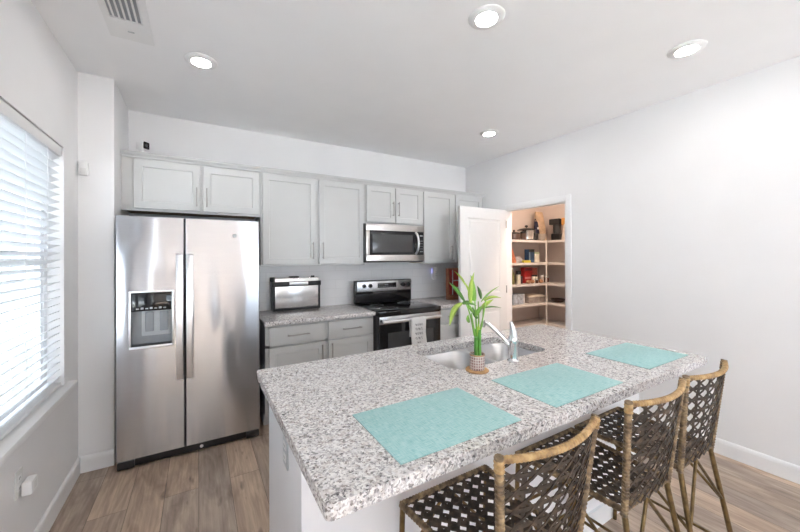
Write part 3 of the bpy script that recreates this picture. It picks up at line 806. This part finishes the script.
for dx, dy, tp in ((-.010, -.004, 1.075), (.008, -.008, 1.08), (.002, .010, 1.09)):
    stalk(px_+dx, py_+dy, tp).build('stalk', green, t)
# screen-free layout: a = sideways along the view's right (X/-Y diagonal), z up
R_ = Vector((.867, -.499, 0)); D_ = Vector((.499, .867, 0))
def P_(a, z, dep=0): return Vector((px_, py_, 0)) + R_*a + D_*dep + Vector((0, 0, z))
shoots = [((-.012, 1.08), (-.03, 1.18), (-.052, 1.235), .0), ((.0, 1.09), (-.004, 1.18), (-.008, 1.30), .012), ((.010, 1.08), (.028, 1.17), (.040, 1.25), -.01), ((.004, 1.09), (.014, 1.16), (.012, 1.24), .02), ((-.008, 1.08), (-.02, 1.13), (-.030, 1.19), -.015), ((.012, 1.09), (.030, 1.14), (.034, 1.21), .01)]
for a, b, c_, dp_ in shoots:
    MB().tube(bez(P_(*a), P_(*b, dp_*.5), P_(*b, dp_), P_(*c_, dp_), 8), [.0042-.0002*i for i in range(9)], 8).build('shoot', leafm, t)
def leaf_(p0, p1, p2, wd, mat, twist=.0):
    """blade from p0 bending through p1 to tip p2"""
    m = MB(); bm = m.bm; n = 12; rows = []
    for i in range(n+1):
        s = i/n; p = p0*(1-s)**2 + p1*2*s*(1-s) + p2*s*s
        tg = ((p1-p0)*(1-s) + (p2-p1)*s).normalized()
        side = tg.cross(D_ + Vector((0, 0, twist))).normalized()
        nrm = side.cross(tg).normalized()
        ww = wd*(math.sin(PI*min(1, s*.93+.07)**.8))**.85 if i < n else .0004
        rows.append([bm.verts.new(p - side*ww + nrm*ww*.35), bm.verts.new(p), bm.verts.new(p + side*ww + nrm*ww*.35)])
    for a, b in zip(rows, rows[1:]):
        for k in (0, 1): bm.faces.new((a[k], a[k+1], b[k+1], b[k]))
    o = m.build('leaf', mat, t); s_ = o.modifiers.new('thick', 'SOLIDIFY'); s_.thickness = .0008
    return o
# pixel offsets from the pot centre (477 px, z 1.0 at 353) / 212 px per metre
def Q(u, v, dep=0): return P_((u-477.5)/212, 1.0-(v-352)/212, dep)
L = [((471.5, 302), (470, 288), (475, 271), .015, leafl, 0, .0), ((474, 300), (476, 286), (472, 274), .012, leafm, .2, .01),
     ((465, 300), (456, 286), (449, 281), .011, leafd, .2, -.02), ((466, 284), (463, 276), (455, 270), .006, leafl, .0, .0), ((472, 296), (470, 288), (465, 280), .007, leafl, 0, .01),
     ((463, 303), (452, 306), (449, 324), .019, leafl, .4, -.03), ((463, 303), (468, 299), (477, 305), .013, leafd, -.6, .0),
     ((476, 300), (476, 290), (476, 283), .010, leafm, .2, .02), ((482, 298), (481, 290), (478, 285), .010, leafd, .1, 0),
     ((482, 301), (490, 292), (502, 286), .006, leafm, .5, .03), ((485, 300), (490, 294), (502, 297), .009, leafl, -.4, .0),
     ((482, 308), (487, 302), (493, 298), .015, leafl, .5, -.02), ((481, 309), (490, 305), (504, 308), .006, leafd, .6, .03),
     ((476, 316), (480, 308), (482, 305), .014, leafm, .4, -.01), ((478, 318), (474, 312), (474, 306), .011, leafd, .3, .01),
     ((470, 322), (467, 318), (468, 313), .010, leafm, .2, -.02), ((478, 336), (479, 326), (478, 322), .008, leafl, .2, -.02), ((474, 312), (470, 306), (468, 303), .009, leafm, .3, .0)]
for a, b, c_, wd, mt, tw_, dp_ in L:
    leaf_(Q(*a, 0), Q(*b, dp_*.6), Q(*c_, dp_), wd*.8, mt, tw_)

# ================================================================== STOOLS
def wrap_tube(pts, r, pitch=.011, seg=10):
    """tube with the ridges of a wrapped cane binding"""
    pts = [Vector(p) for p in pts]; out = []; rs = []; d0 = 0
    L_ = [0]
    for a, b in zip(pts, pts[1:]): L_.append(L_[-1] + (b-a).length)
    n = max(4, int(L_[-1]/pitch*4)); j = 0
    for i in range(n+1):
        s = L_[-1]*i/n
        while j < len(pts)-2 and L_[j+1] < s: j += 1
        f = (s-L_[j])/(L_[j+1]-L_[j]); out.append(pts[j].lerp(pts[j+1], f)); rs.append(r*(1 + .10*math.cos(i*PI/2)))
    return MB().tube(out, rs, seg)
def weave(surf, nx, ny, sw, th, m, size):
    """octagonal chair caning: upright, level and two diagonal families of flat strips on surf(s,t)->(point, normal);
    nx, ny = holes across and up; sw = strip widths (upright/level, diagonal) in metres; size = (width, height) in metres"""
    bm = m.bm; pit = (size[0]/nx, size[1]/ny)
    fam = [((1, 0), 0., sw[0]), ((0, 1), 0., sw[0]), ((1, 1), .5, sw[1]), ((1, -1), .5, sw[1])]
    for f, (nrm, ph, wd) in enumerate(fam):
        n = Vector(nrm); tdir = Vector((-n.y, n.x))
        for k in range(-ny-1, nx+ny+2):
            c = k + ph; base_ = n*(c/n.length_squared); t0, t1 = -99, 99; ok = True
            for ax, hi in ((0, nx), (1, ny)):
                if abs(tdir[ax]) < 1e-9:
                    if not (.2 < base_[ax] < hi-.2): ok = False
                    continue
                a, b = sorted(((0-base_[ax])/tdir[ax], (hi-base_[ax])/tdir[ax])); t0, t1 = max(t0, a), min(t1, b)
            if not ok or t1-t0 < .3: continue
            ns = max(2, int((t1-t0)*4)); prev = None
            # half-width vector measured in metres, turned back into lattice units
            tm = Vector((tdir.x*pit[0], tdir.y*pit[1])).normalized(); sm_ = Vector((-tm.y, tm.x))*wd/2; sl = Vector((sm_.x/pit[0], sm_.y/pit[1]))
            for i in range(ns+1):
                tt = t0 + (t1-t0)*i/ns; c_ = base_ + tdir*tt
                lift = (f-1.5)*th*.55 + th*.6*math.cos(tt*PI*(1 if f < 2 else 2) + k*PI)
                vs = []
                for sgn in (-1, 1):
                    q = c_ + sl*sgn; p, nn = surf(min(max(q.x/nx, 0), 1), min(max(q.y/ny, 0), 1))
                    vs.append(bm.verts.new(p + nn*(lift + th/2))); vs.append(bm.verts.new(p + nn*(lift - th/2)))
                if prev:
                    a, b, c2, d2 = prev; e, g, h, i2 = vs
                    for q in ((a, c2, h, e), (b, g, i2, d2), (a, e, g, b), (c2, d2, i2, h)): bm.faces.new(q)
                prev = vs
SZ, TZ = .62, .992
def seat_pt(s, t_):
    hw = .154 + (.197-.154)*t_; y = -.19 + .385*t_
    return Vector(((s-.5)*2*hw, y, SZ - .010*math.sin(PI*s)*math.sin(PI*t_) )), Vector((0, 0, 1))
def back_pt(s, t_):
    hw = .156 + (.196-.156)*t_; bow = 1-(2*s-1)**2
    y = -.196 - .032*t_ - bow*(.014+.026*t_); z = SZ+.005 + (TZ-SZ-.005)*t_ - bow*.004*t_**2
    n = Vector(((2*s-1)*-.25, -1, -.08)).normalized()
    return Vector(((s-.5)*2*hw, y, z)), n
def make_stool(label):
    t = thing('counter_stool', label, 'stool', (0, 0, 0), 'woven counter stools along the island')
    m = MB(); weave(seat_pt, 9, 10, (.0125, .0095), .0020, m, (.37, .385)); m.build('seat', M['seatweave'], t, smooth=False)
    m = MB(); weave(back_pt, 6, 8, (.0125, .0068), .0022, m, (.365, .375)); m.build('backrest', M['weave'], t, smooth=False)
    for nm, seq in (('seat_rail', [(s/8, 1) for s in range(9)]), ('seat_rail', [(s/8, 0) for s in range(9)]), ('seat_rail', [(0, s/8) for s in range(9)]), ('seat_rail', [(1, s/8) for s in range(9)])):
        wrap_tube([seat_pt(*q)[0] for q in seq], .0105, .013).build(nm, M['brownwrap'], t)
    # curved top rail in tan cane
    pts = [back_pt(s/16, 1)[0] for s in range(17)]
    wrap_tube([pts[0] + Vector((-.001, 0, .001))] + pts + [pts[-1] + Vector((.001, 0, .001))], .0090, .011).build('top_rail', M['tan'], t)
    for s in (0, 1):
        pp = [back_pt(s, k/10)[0] for k in range(11)]
        sgn = 2*s-1
        wrap_tube([pp[0] + Vector((0, .003, -.02))] + pp + [pp[-1] + Vector((sgn*.002, -.001, .008))], .0108, .012).build('back_post', M['brownwrap'], t)
        wrap_tube([back_pt(s, .93 + .075*k/4)[0] + Vector((sgn*.001, -.001, 0)) for k in range(5)], .0120, .011).build('post_binding', M['tan'], t)
    tops = {(sx, sy): Vector((sx*(.152 if sy < 0 else .195), sy*.19 + (.0 if sy > 0 else -.003), SZ-.008)) for sx in (-1, 1) for sy in (-1, 1)}
    feet = {k: Vector((v.x + k[0]*(.045 if k[1] < 0 else .004), v.y + (-.10 if k[1] < 0 else .03), 0)) for k, v in tops.items()}
    at = lambda k, z: tops[k].lerp(feet[k], 1 - z/(SZ-.008))
    for k in tops:
        MB().tube([tops[k], feet[k]], .0095, 10).build('leg', M['bronze'], t)
    ks = [(-1, -1), (1, -1), (1, 1), (-1, 1)]
    for a, b in zip(ks, ks[1:]+ks[:1]):
        mid = (tops[a]+tops[b])/2
        for e in (a, b): MB().tube([mid + Vector((0, 0, -.004)), at(e, .40)], .006, 8).build('brace', M['bronze'], t)
        MB().tube([at(a, .215), at(b, .215)], .0065, 8).build('stretcher', M['bronze'], t)
    return t
st = make_stool('dark woven counter stool nearest the camera, at the left end of the island')
st.location = (.790, .765, 0)
dup(st, (1.364, .762, 0), 'dark woven counter stool in the middle of the row along the island')
dup(st, (1.797, .765, 0), 'dark woven counter stool farthest from the camera, at the right end of the island')

# ================================================================== WINDOW BLIND
BY0, BY1_ = WIN1[0]+.03, WIN1[1]-.012
t = thing('window_blind', 'white horizontal slat blind covering the left wall window', 'blind', (XL-.035, 1.85, WIN1[2]))
bx = XL-.036
MB().box(bx-.030, bx+.030, BY0, BY1_, WIN1[3]-.062, WIN1[3]-.004, .004).build('head_rail', M['white'], t)
m = MB(); z = WIN1[2]+.055; a = math.radians(24); nsl = 0; slm = simple('white_slat', (.86, .87, .88), .4, noise=.01)
top = WIN1[3]-.075
while z < top:
    ca, sa = math.cos(a), math.sin(a); hw, ht = .0245, .0014
    pr = []
    for q, hgt in ((-1, 0), (-.5, .002), (0, .0028), (.5, .002), (1, 0)): pr.append((q*hw, hgt+ht))
    pr += [(x_, h_-2*ht) for x_, h_ in reversed(pr)]
    ring = [(bx + x_*ca - h_*sa, z + x_*sa + h_*ca) for x_, h_ in pr]
    m.loft([[(x_, y, z_) for x_, z_ in ring] for y in (BY0+.006, BY1_-.004)])
    z += .0437; nsl += 1
m.build('slats', slm, t, smooth=False)
MB().box(bx-.026, bx+.026, BY0+.004, BY1_-.003, WIN1[2]+.012, WIN1[2]+.030, .003).build('bottom_rail', M['white'], t)
for y in (1.10, 1.50, 1.90, 2.26, 2.53):
    for dx in (-.0255, .0255):
        MB().tube([(bx+dx, y, WIN1[2]+.02), (bx+dx, y, WIN1[3]-.03)], .0011, 6).build('ladder_cord', M['white'], t)

# ================================================================== SMALL THINGS ON THE WALLS
t = thing('motion_sensor', 'small white motion sensor high on the wall corner between window and refrigerator', 'sensor', (-.672, YC-.02, 2.06))
m = MB(); m.box(-.698, -.648, YC-.035, YC-.0005, 2.018, 2.112, .008); m.build('case', M['white'], t)
MB().box(-.690, -.656, YC-.038, YC-.033, 2.030, 2.066, .004).build('lens', M['offwhite'], t)
# security camera on the wall cabinets
t = thing('security_camera', 'small white cube security camera with black face on top of the wall cabinets', 'camera', (-.375, 3.25, 2.2855))
zc_ = 2.2855
MB().lathe([(0, 0), (.026, 0), (.026, .008), (.010, .012), (.008, .024), (0, .024)], (-.375, 3.25, zc_), 20).build('base', M['white'], t)
hc = Vector((-.375, 3.25, zc_+.055))
rot = Matrix.Rotation(math.radians(48), 3, 'Z')
def turned(mb):
    bmesh.ops.rotate(mb.bm, verts=mb.bm.verts, cent=(0, 0, 0), matrix=rot); bmesh.ops.translate(mb.bm, verts=mb.bm.verts, vec=hc); return mb
hd = turned(MB().box(-.029, .029, -.030, .040, -.030, .030, .007)).build('head', M['white'], t)
turned(MB().box(-.024, .024, -.0325, -.029, -.027, .027, .006)).build('face', M['blackgloss'], hd)
turned(MB().lathe([(0, .004), (.010, .003), (.012, 0)], (0, -.0325, 0), 16, 'Y')).build('lens', M['dark'], hd)

# ceiling vent
t = thing('ceiling_vent', 'white ceiling air vent with dark louvers above the window', 'vent', (-.32, 2.2, ZC-.01))
vx0, vx1, vy0, vy1 = -.425, -.222, 1.93, 2.412; gx0, gx1, gy0, gy1 = -.395, -.253, 1.975, 2.225
m = MB(); zf = ZC-.0085
m.box(vx0, gx0, vy0, vy1, zf, ZC-.0003).box(gx1, vx1, vy0, vy1, zf, ZC-.0003).box(gx0, gx1, vy0, gy0, zf, ZC-.0003).box(gx0, gx1, gy1, vy1, zf, ZC-.0003)
m.build('frame', M['white'], t, smooth=False)
MB().box(gx0, gx1, gy0, gy1, ZC-.0012, ZC-.0004).build('duct', M['grey'], t, smooth=False)
for k in range(6):
    x = gx0+.010+.0245*k; s_ = MB(); s_.loft([[(x, y, ZC-.0015), (x+.002, y, ZC-.0015), (x+.012, y, zf-.001), (x+.010, y, zf-.001)] for y in (gy0, gy1)]); s_.build('louver', M['white'], t, smooth=False)
MB().box(-.335, -.305, 2.318, 2.326, zf-.003, zf+.0005).build('damper_lever', M['paleg'], t, smooth=False)

# recessed ceiling lights
def disc(label):
    t = thing('ceiling_light', label, 'ceiling light', (0, 0, 0), 'round recessed ceiling lights')
    MB().lathe([(.094, -.0003), (.093, -.005), (.086, -.011), (.058, -.015), (.054, -.012), (.054, -.0003)], (0, 0, 0), 40).build('trim_ring', M['white'], t)
    MB().lathe([(0, -.0105), (.0538, -.0105), (.0538, -.006), (0, -.006)], (0, 0, 0), 40).build('diffuser', M['lamp'], t)
    return t
M['lamp'] = emit('warm_white_led', (1.0, .96, .92), LAMP)
l0 = disc('round ceiling light above the refrigerator, beside the air vent'); l0.location = (.020, 2.46, ZC)
dup(l0, (1.327, 1.268, ZC), 'round ceiling light above the middle of the island, nearest the camera')
dup(l0, (2.600, .857, ZC), 'round ceiling light nearest the right wall, above the far stool')
dup(l0, (2.595, 2.454, ZC), 'round ceiling light above the pantry door corner, smallest in view')

# ================================================================== PANTRY
SHZ = (1.688, 1.358, 1.048, .752, .43)
PSY, PSX = 3.20, 4.572
shm = simple('pantry_shelf_paint', (.72, .68, .66), .5, noise=.02)
t = thing('pantry_shelving', 'white L-shaped corner shelving with a corner post inside the pantry', 'shelving', (4.2, 3.4, 0))
for z in SHZ:
    m = MB(); m.prism([(XR+T2+.001, PSY), (PSX, PSY), (PSX, 1.60), (PXE-.001, 1.60), (PXE-.001, YB-.001), (XR+T2+.001, YB-.001)], z-.018, z)
    m.box(XR+T2+.001, PSX, PSY-.012, PSY, z-.032, z+.002).box(PSX-.012, PSX, 1.60, PSY-.012, z-.032, z+.002)
    m.build('shelf', shm, t, smooth=False)
MB().tube([(PSX-.014, PSY-.014, 0), (PSX-.014, PSY-.014, SHZ[0]+.005)], .011, 10).build('corner_post', shm, t)
pl = bpy.data.lights.new('pantry_fill', 'AREA'); pl.shape = 'DISK'; pl.size = .3; pl.energy = 16; pl.color = (1, .80, .62)  # added area lamp with no visible source, brightens the pantry
po = bpy.data.objects.new('pantry_fill', pl); C.objects.link(po); po.location = (3.75, 2.0, ZC-.03)

z1, z2, z3, z4 = (s+.0006 for s in SHZ[:4])
# top shelf
t = thing('slow_cooker', 'steel slow cooker with black lid on the top pantry shelf', 'slow cooker', (4.335, 3.36, z1))
sc = (4.335, 3.36)
MB().lathe([(0, 0), (.105, 0), (.118, .01), (.127, .135), (.130, .14), (.122, .145), (0, .145)], (*sc, z1+.012), 32).build('body', M['mirror_steel'], t)
MB().lathe([(.132, 0), (.132, .010), (.10, .026), (.04, .036), (0, .038)], (*sc, z1+.157), 32).build('lid', M['black'], t)
MB().lathe([(.008, 0), (.008, .014), (.022, .018), (.024, .034), (.015, .044), (0, .044)], (*sc, z1+.192), 16).build('knob', M['black'], t)
MB().box(4.36, 4.43, 3.222, 3.262, z1+.02, z1+.11, .004).build('control_panel', M['black'], t)
for k in range(3):
    a = 2*PI*k/3; MB().tube([(sc[0]+.08*math.cos(a), sc[1]+.08*math.sin(a), z1), (sc[0]+.08*math.cos(a), sc[1]+.08*math.sin(a), z1+.014)], .01, 8).build('foot', M['black'], t)
def lathe_thing(name, label, cat, loc, parts, group=None):
    t = thing(name, label, cat, loc, group)
    for pn_, mat_, prof in parts: MB().lathe(prof, loc, 22).build(pn_, mat_, t)
    return t
brown = simple('brown_glaze', (.10, .06, .045), .3, noise=.2)
lathe_thing('pan', 'small dark brown pan with lid at the left end of the top pantry shelf', 'pan', (4.02, 3.33, z1), [('body', brown, [(0, 0), (.07, 0), (.085, .01), (.09, .085), (.086, .09), (0, .09)]), ('lid', simple('dark_lid', (.03, .022, .02), .3), [(.092, .09), (.09, .10), (.05, .118), (.012, .122), (.018, .15), (0, .155)])])
lathe_thing('canister', 'dark small canister in front of slow cooker on the top pantry shelf', 'canister', (4.135, 3.26, z1), [('body', brown, [(0, 0), (.036, 0), (.04, .006), (.04, .10), (0, .10)]), ('lid', M['black'], [(.042, .10), (.042, .125), (0, .13)])])
# paper bag
def sack(name, label, cat, c, w0, w1, h, dpt, mat, seed, lean=0):
    random.seed(seed); m = MB(); rings = []; n = 20
    for i in range(9):
        s = i/8; ww = w0 + (w1-w0)*s; dd = dpt*(1-.75*s**2); r = []
        for k in range(n):
            a = 2*PI*k/n; jx = 1 + random.uniform(-.05, .05)*(1 if i else 0)
            cx_ = math.copysign(abs(math.cos(a))**.6, math.cos(a)); sy_ = math.copysign(abs(math.sin(a))**.6, math.sin(a))
            r.append((c[0] + lean*s + ww*cx_*jx, c[1] + dd*sy_*jx, c[2] + h*s + (random.uniform(-.012, .012) if i == 8 else 0)))
        rings.append(r)
    m.loft(rings); return tag(m.build(name, mat, loc=c), label, cat)
sack('paper_bag', 'crumpled tan paper bag standing behind the clear bowl on the top pantry shelf', 'bag', (4.80, 3.46, z1), .10, .085, .47, .075, simple('kraft_paper', (.58, .42, .29), .8, noise=.2, nscale=14, bumps=.8, bscale=18), 5, -.03)
t = thing('handbag', 'navy blue cloth bag with white badge leaning by the paper bag in the pantry', 'bag', (4.625, 3.385, z1))
navy = simple('navy_cloth', (.012, .014, .045), .7, noise=.3, nscale=12)
o = sack('pouch', '', 'x', (4.625, 3.385, z1), .050, .040, .30, .035, navy, 9, -.03)
o.parent = t; o.location = (0, 0, 0)
for k in ('label', 'category'): del o[k]
MB().lathe([(0, .003), (.018, .002), (.02, 0)], (4.60, 3.352, z1+.20), 16, 'Y').build('badge', M['white'], t)
m = MB(); m.tube(bez((4.57, 3.385, z1+.28), (4.55, 3.385, z1+.37), (4.61, 3.385, z1+.37), (4.60, 3.385, z1+.28), 10), .006, 8).build('strap', navy, t)
clearp = simple('clear_plastic', (.58, .52, .46), .15, noise=.1); clearp.node_tree.nodes['Principled BSDF'].inputs['Transmission Weight'].default_value = .35
lathe_thing('mixing_bowl', 'pale translucent bowl on the top pantry shelf in front of paper bag', 'bowl', (4.548, 3.268, z1), [('bowl', clearp, [(0, 0), (.04, 0), (.068, .035), (.074, .10), (.078, .105), (.072, .101), (.062, .04), (0, .012)]), ('contents', simple('tan_contents', (.45, .33, .22), .8, noise=.3, nscale=40), [(.060, .042), (.055, .065), (0, .075)])])
t = thing('blender', 'black blender with steel jar on the top pantry shelf, right of corner post', 'blender', (4.77, 3.16, z1))
MB().box(4.71, 4.84, 3.09, 3.21, z1, z1+.11, .012).build('base', M['black'], t)
MB().lathe([(.045, .11), (.052, .115), (.058, .25), (.055, .25)], (4.775, 3.15, z1), 22).build('jar', M['dark'], t)
MB().box(4.705, 4.85, 3.07, 3.24, z1+.245, z1+.335, .010).build('head', M['black'], t)
t = thing('flour_bag', 'clear bag with orange top on the top pantry shelf near the door jamb', 'bag', (4.75, 2.98, z1))
o = sack('sack', '', 'x', (4.75, 2.985, z1), .06, .05, .24, .055, simple('pale_bag', (.62, .55, .50), .4, noise=.15), 13)
o.parent = t; o.location = Vector((0, .005, 0))
for k in ('label', 'category'): del o[k]
MB().box(4.70, 4.80, 2.93, 3.035, z1+.225, z1+.335, .012).build('orange_top', simple('orange_pack', (.62, .32, .09), .5), t)

# second shelf
def carton(name, label, cat, x0, x1, y0, y1, z, h, mat, band=None, group=None):
    t = thing(name, label, cat, ((x0+x1)/2, (y0+y1)/2, z), group)
    MB().box(x0, x1, y0, y1, z, z+h, .003).build('box', mat, t)
    if band:
        for (nm, m_, xa, xb, za, zb) in band: MB().box(x0+(x1-x0)*xa, x0+(x1-x0)*xb, y0-.0015, y0+.001, z+h*za, z+h*zb).build(nm, m_, t)
    return t
redb = simple('red_card', (.42, .02, .02), .4, noise=.25, nscale=25); blueb = simple('blue_card', (.025, .06, .13), .4, noise=.2)
yel = simple('yellow_pack', (.58, .50, .06), .5, noise=.2); orange = simple('orange_red_pack', (.50, .16, .08), .5, noise=.35, nscale=30)
cream = simple('cream_label', (.72, .68, .58), .5)
sack('snack_bag', 'orange and red snack bag at the left end of the second pantry shelf', 'bag', (3.96, 3.32, z2), .07, .05, .24, .04, orange, 21, -.05)
carton('carton', 'dark blue carton with black top on the second pantry shelf', 'box', 4.30, 4.425, 3.29, 3.37, z2, .20, blueb, [('top_band', M['black'], .0, 1, .78, 1.0), ('edge_stripe', simple('sky_stripe', (.30, .42, .55), .4), .10, .2, .05, .78)])
sack('bag_of_chips', 'crumpled grey packet lying left of the blue carton in the pantry', 'bag', (4.15, 3.37, z2), .10, .06, .085, .06, simple('foil_grey', (.40, .37, .38), .35, noise=.3, nscale=25), 23)
carton('packet', 'flat yellow packet on the second pantry shelf before the grey packet', 'packet', 4.12, 4.27, 3.235, 3.275, z2, .036, yel)
lathe_thing('tin', 'cream tin with a pale green lid on the second pantry shelf', 'tin', (4.50, 3.33, z2), [('can', cream, [(0, 0), (.056, 0), (.058, .003), (.058, .135), (0, .137)]), ('lid', simple('green_lid', (.35, .42, .22), .5), [(.060, .132), (.060, .155), (0, .157)])])
# third shelf
lathe_thing('oil_bottle', 'olive green bottle at the left end of the third pantry shelf', 'bottle', (3.97, 3.33, z3), [('glass', simple('olive_bottle', (.25, .23, .09), .3), [(0, 0), (.036, 0), (.038, .004), (.038, .15), (.016, .19), (.015, .235), (0, .235)]), ('cap', cream, [(.017, .215), (.017, .24), (0, .242)])])
lathe_thing('seasoning_jar', 'clear jar with black lid beside the olive bottle in the pantry', 'jar', (4.065, 3.29, z3), [('glass', cream, [(0, 0), (.028, 0), (.03, .004), (.03, .12), (.026, .14), (0, .14)]), ('lid', M['black'], [(.036, .14), (.036, .19), (0, .192)])])
lathe_thing('spice_jar', 'purple-brown jar left of the red boxes on the third pantry shelf', 'jar', (4.14, 3.31, z3), [('glass', simple('plum_jar', (.09, .035, .05), .3), [(0, 0), (.026, 0), (.026, .09), (0, .09)]), ('lid', M['dark'], [(.028, .088), (.028, .11), (0, .112)])])
carton('carton', 'large red carton standing on the third pantry shelf', 'box', 4.235, 4.42, 3.32, 3.39, z3, .235, redb, [('label_band', simple('pink_band', (.62, .22, .22), .5), .05, .95, .28, .40), ('dark_band', simple('maroon_band', (.13, .02, .03), .5), .05, .95, .80, .95)])
carton('carton', 'smaller faded red carton right of the large red one in the pantry', 'box', 4.43, 4.56, 3.34, 3.40, z3, .225, simple('faded_red_card', (.42, .13, .10), .5, noise=.3, nscale=30))
for k, (x, y, r, h, mt, lab) in enumerate(((4.385, 3.285, .024, .125, cream, 'white jar in front of the red cartons in the pantry'), (4.455, 3.29, .022, .12, cream, 'second white jar before faded red carton in the pantry'), (4.42, 3.245, .02, .06, brown, 'short brown jar between two white jars in the pantry'), (4.58, 3.28, .03, .11, simple('frosted_jar', (.55, .50, .46), .3), 'frosted jar near the corner post on the third pantry shelf'), (4.66, 3.32, .032, .085, brown, 'squat dark brown jar behind the corner post on the third shelf'), (4.735, 3.30, .030, .085, simple('maroon_jar', (.16, .04, .035), .3), 'maroon jar right of the corner post on the third shelf'))):
    lathe_thing('jar', lab, 'jar', (x, y, z3), [('glass', mt, [(0, 0), (r*.95, 0), (r, .004), (r, h*.78), (r*.85, h*.82), (0, h*.82)]), ('lid', M['black'] if k in (0, 1, 4) else M['offwhite'], [(r*.9, h*.8), (r*.9, h), (0, h+.001)])], 'jars on the third pantry shelf')
for k, (x, y, lab) in enumerate(((4.225, 3.245, 'left brown potato in front of the red carton in the pantry'), (4.305, 3.238, 'middle brown potato lying before the red carton in the pantry'), (4.50, 3.235, 'right brown potato lying before the white jars in the pantry'))):
    m = MB(); m.lathe([(0, 0), (.02, .002), (.034, .014), (.038, .028), (.032, .044), (.016, .054), (0, .056)], (x, y, z3), 18)
    for v in m.bm.verts: v.co.x = x + (v.co.x-x)*1.15; v.co.y = y + (v.co.y-y)*.72
    tag(m.build('potato', simple('potato_skin', (.42, .22, .12), .7, noise=.3, nscale=30), loc=(x, y, z3)), lab, 'potato', 'potatoes on the third pantry shelf')
# fourth shelf
carton('tissue_box', 'pale blue patterned box at the left end of the fourth pantry shelf', 'box', 3.93, 4.175, 3.27, 3.40, z4, .15, simple('pale_blue_pattern', (.42, .47, .55), .6, noise=.45, nscale=22), [('end_panel', simple('pale_panel', (.66, .66, .68), .5), .88, 1, 0, 1)])
sack('paper_packet', 'small tan packet resting behind the patterned box in the pantry', 'packet', (4.02, 3.47, z4), .06, .03, .19, .03, simple('tan_packet', (.50, .36, .22), .7), 31)
t = thing('food_tray', 'covered foil tray with pale lid on the fourth pantry shelf', 'tray', (4.45, 3.37, z4))
m = MB(); m.loft([[(x, y, z4+h) for x, y in rrect(4.45-w_, 4.45+w_, 3.36-d2, 3.36+d2, .03)] for w_, d2, h in ((.175, .10, 0), (.195, .118, .085), (.205, .126, .087), (.205, .126, .092))]); m.build('tray', simple('foil', (.40, .35, .32), .35, noise=.25, nscale=25), t)
m = MB(); m.loft([[(x, y, z4+h) for x, y in rrect(4.45-w_, 4.45+w_, 3.36-d2, 3.36+d2, .03)] for w_, d2, h in ((.18, .105, .0925), (.15, .09, .112), (.08, .05, .118))]); m.build('lid', simple('pale_lid', (.68, .60, .50), .5), t)
lathe_thing('bowl', 'shallow dark brown bowl right of the corner post on the fourth pantry shelf', 'bowl', (4.74, 3.12, z4), [('bowl', simple('dark_bowl', (.05, .025, .022), .35), [(0, 0), (.05, 0), (.085, .022), (.11, .052), (.106, .054), (.08, .030), (0, .012)])])
for o in bpy.data.objects:
    if '_o' in o: del o['_o']
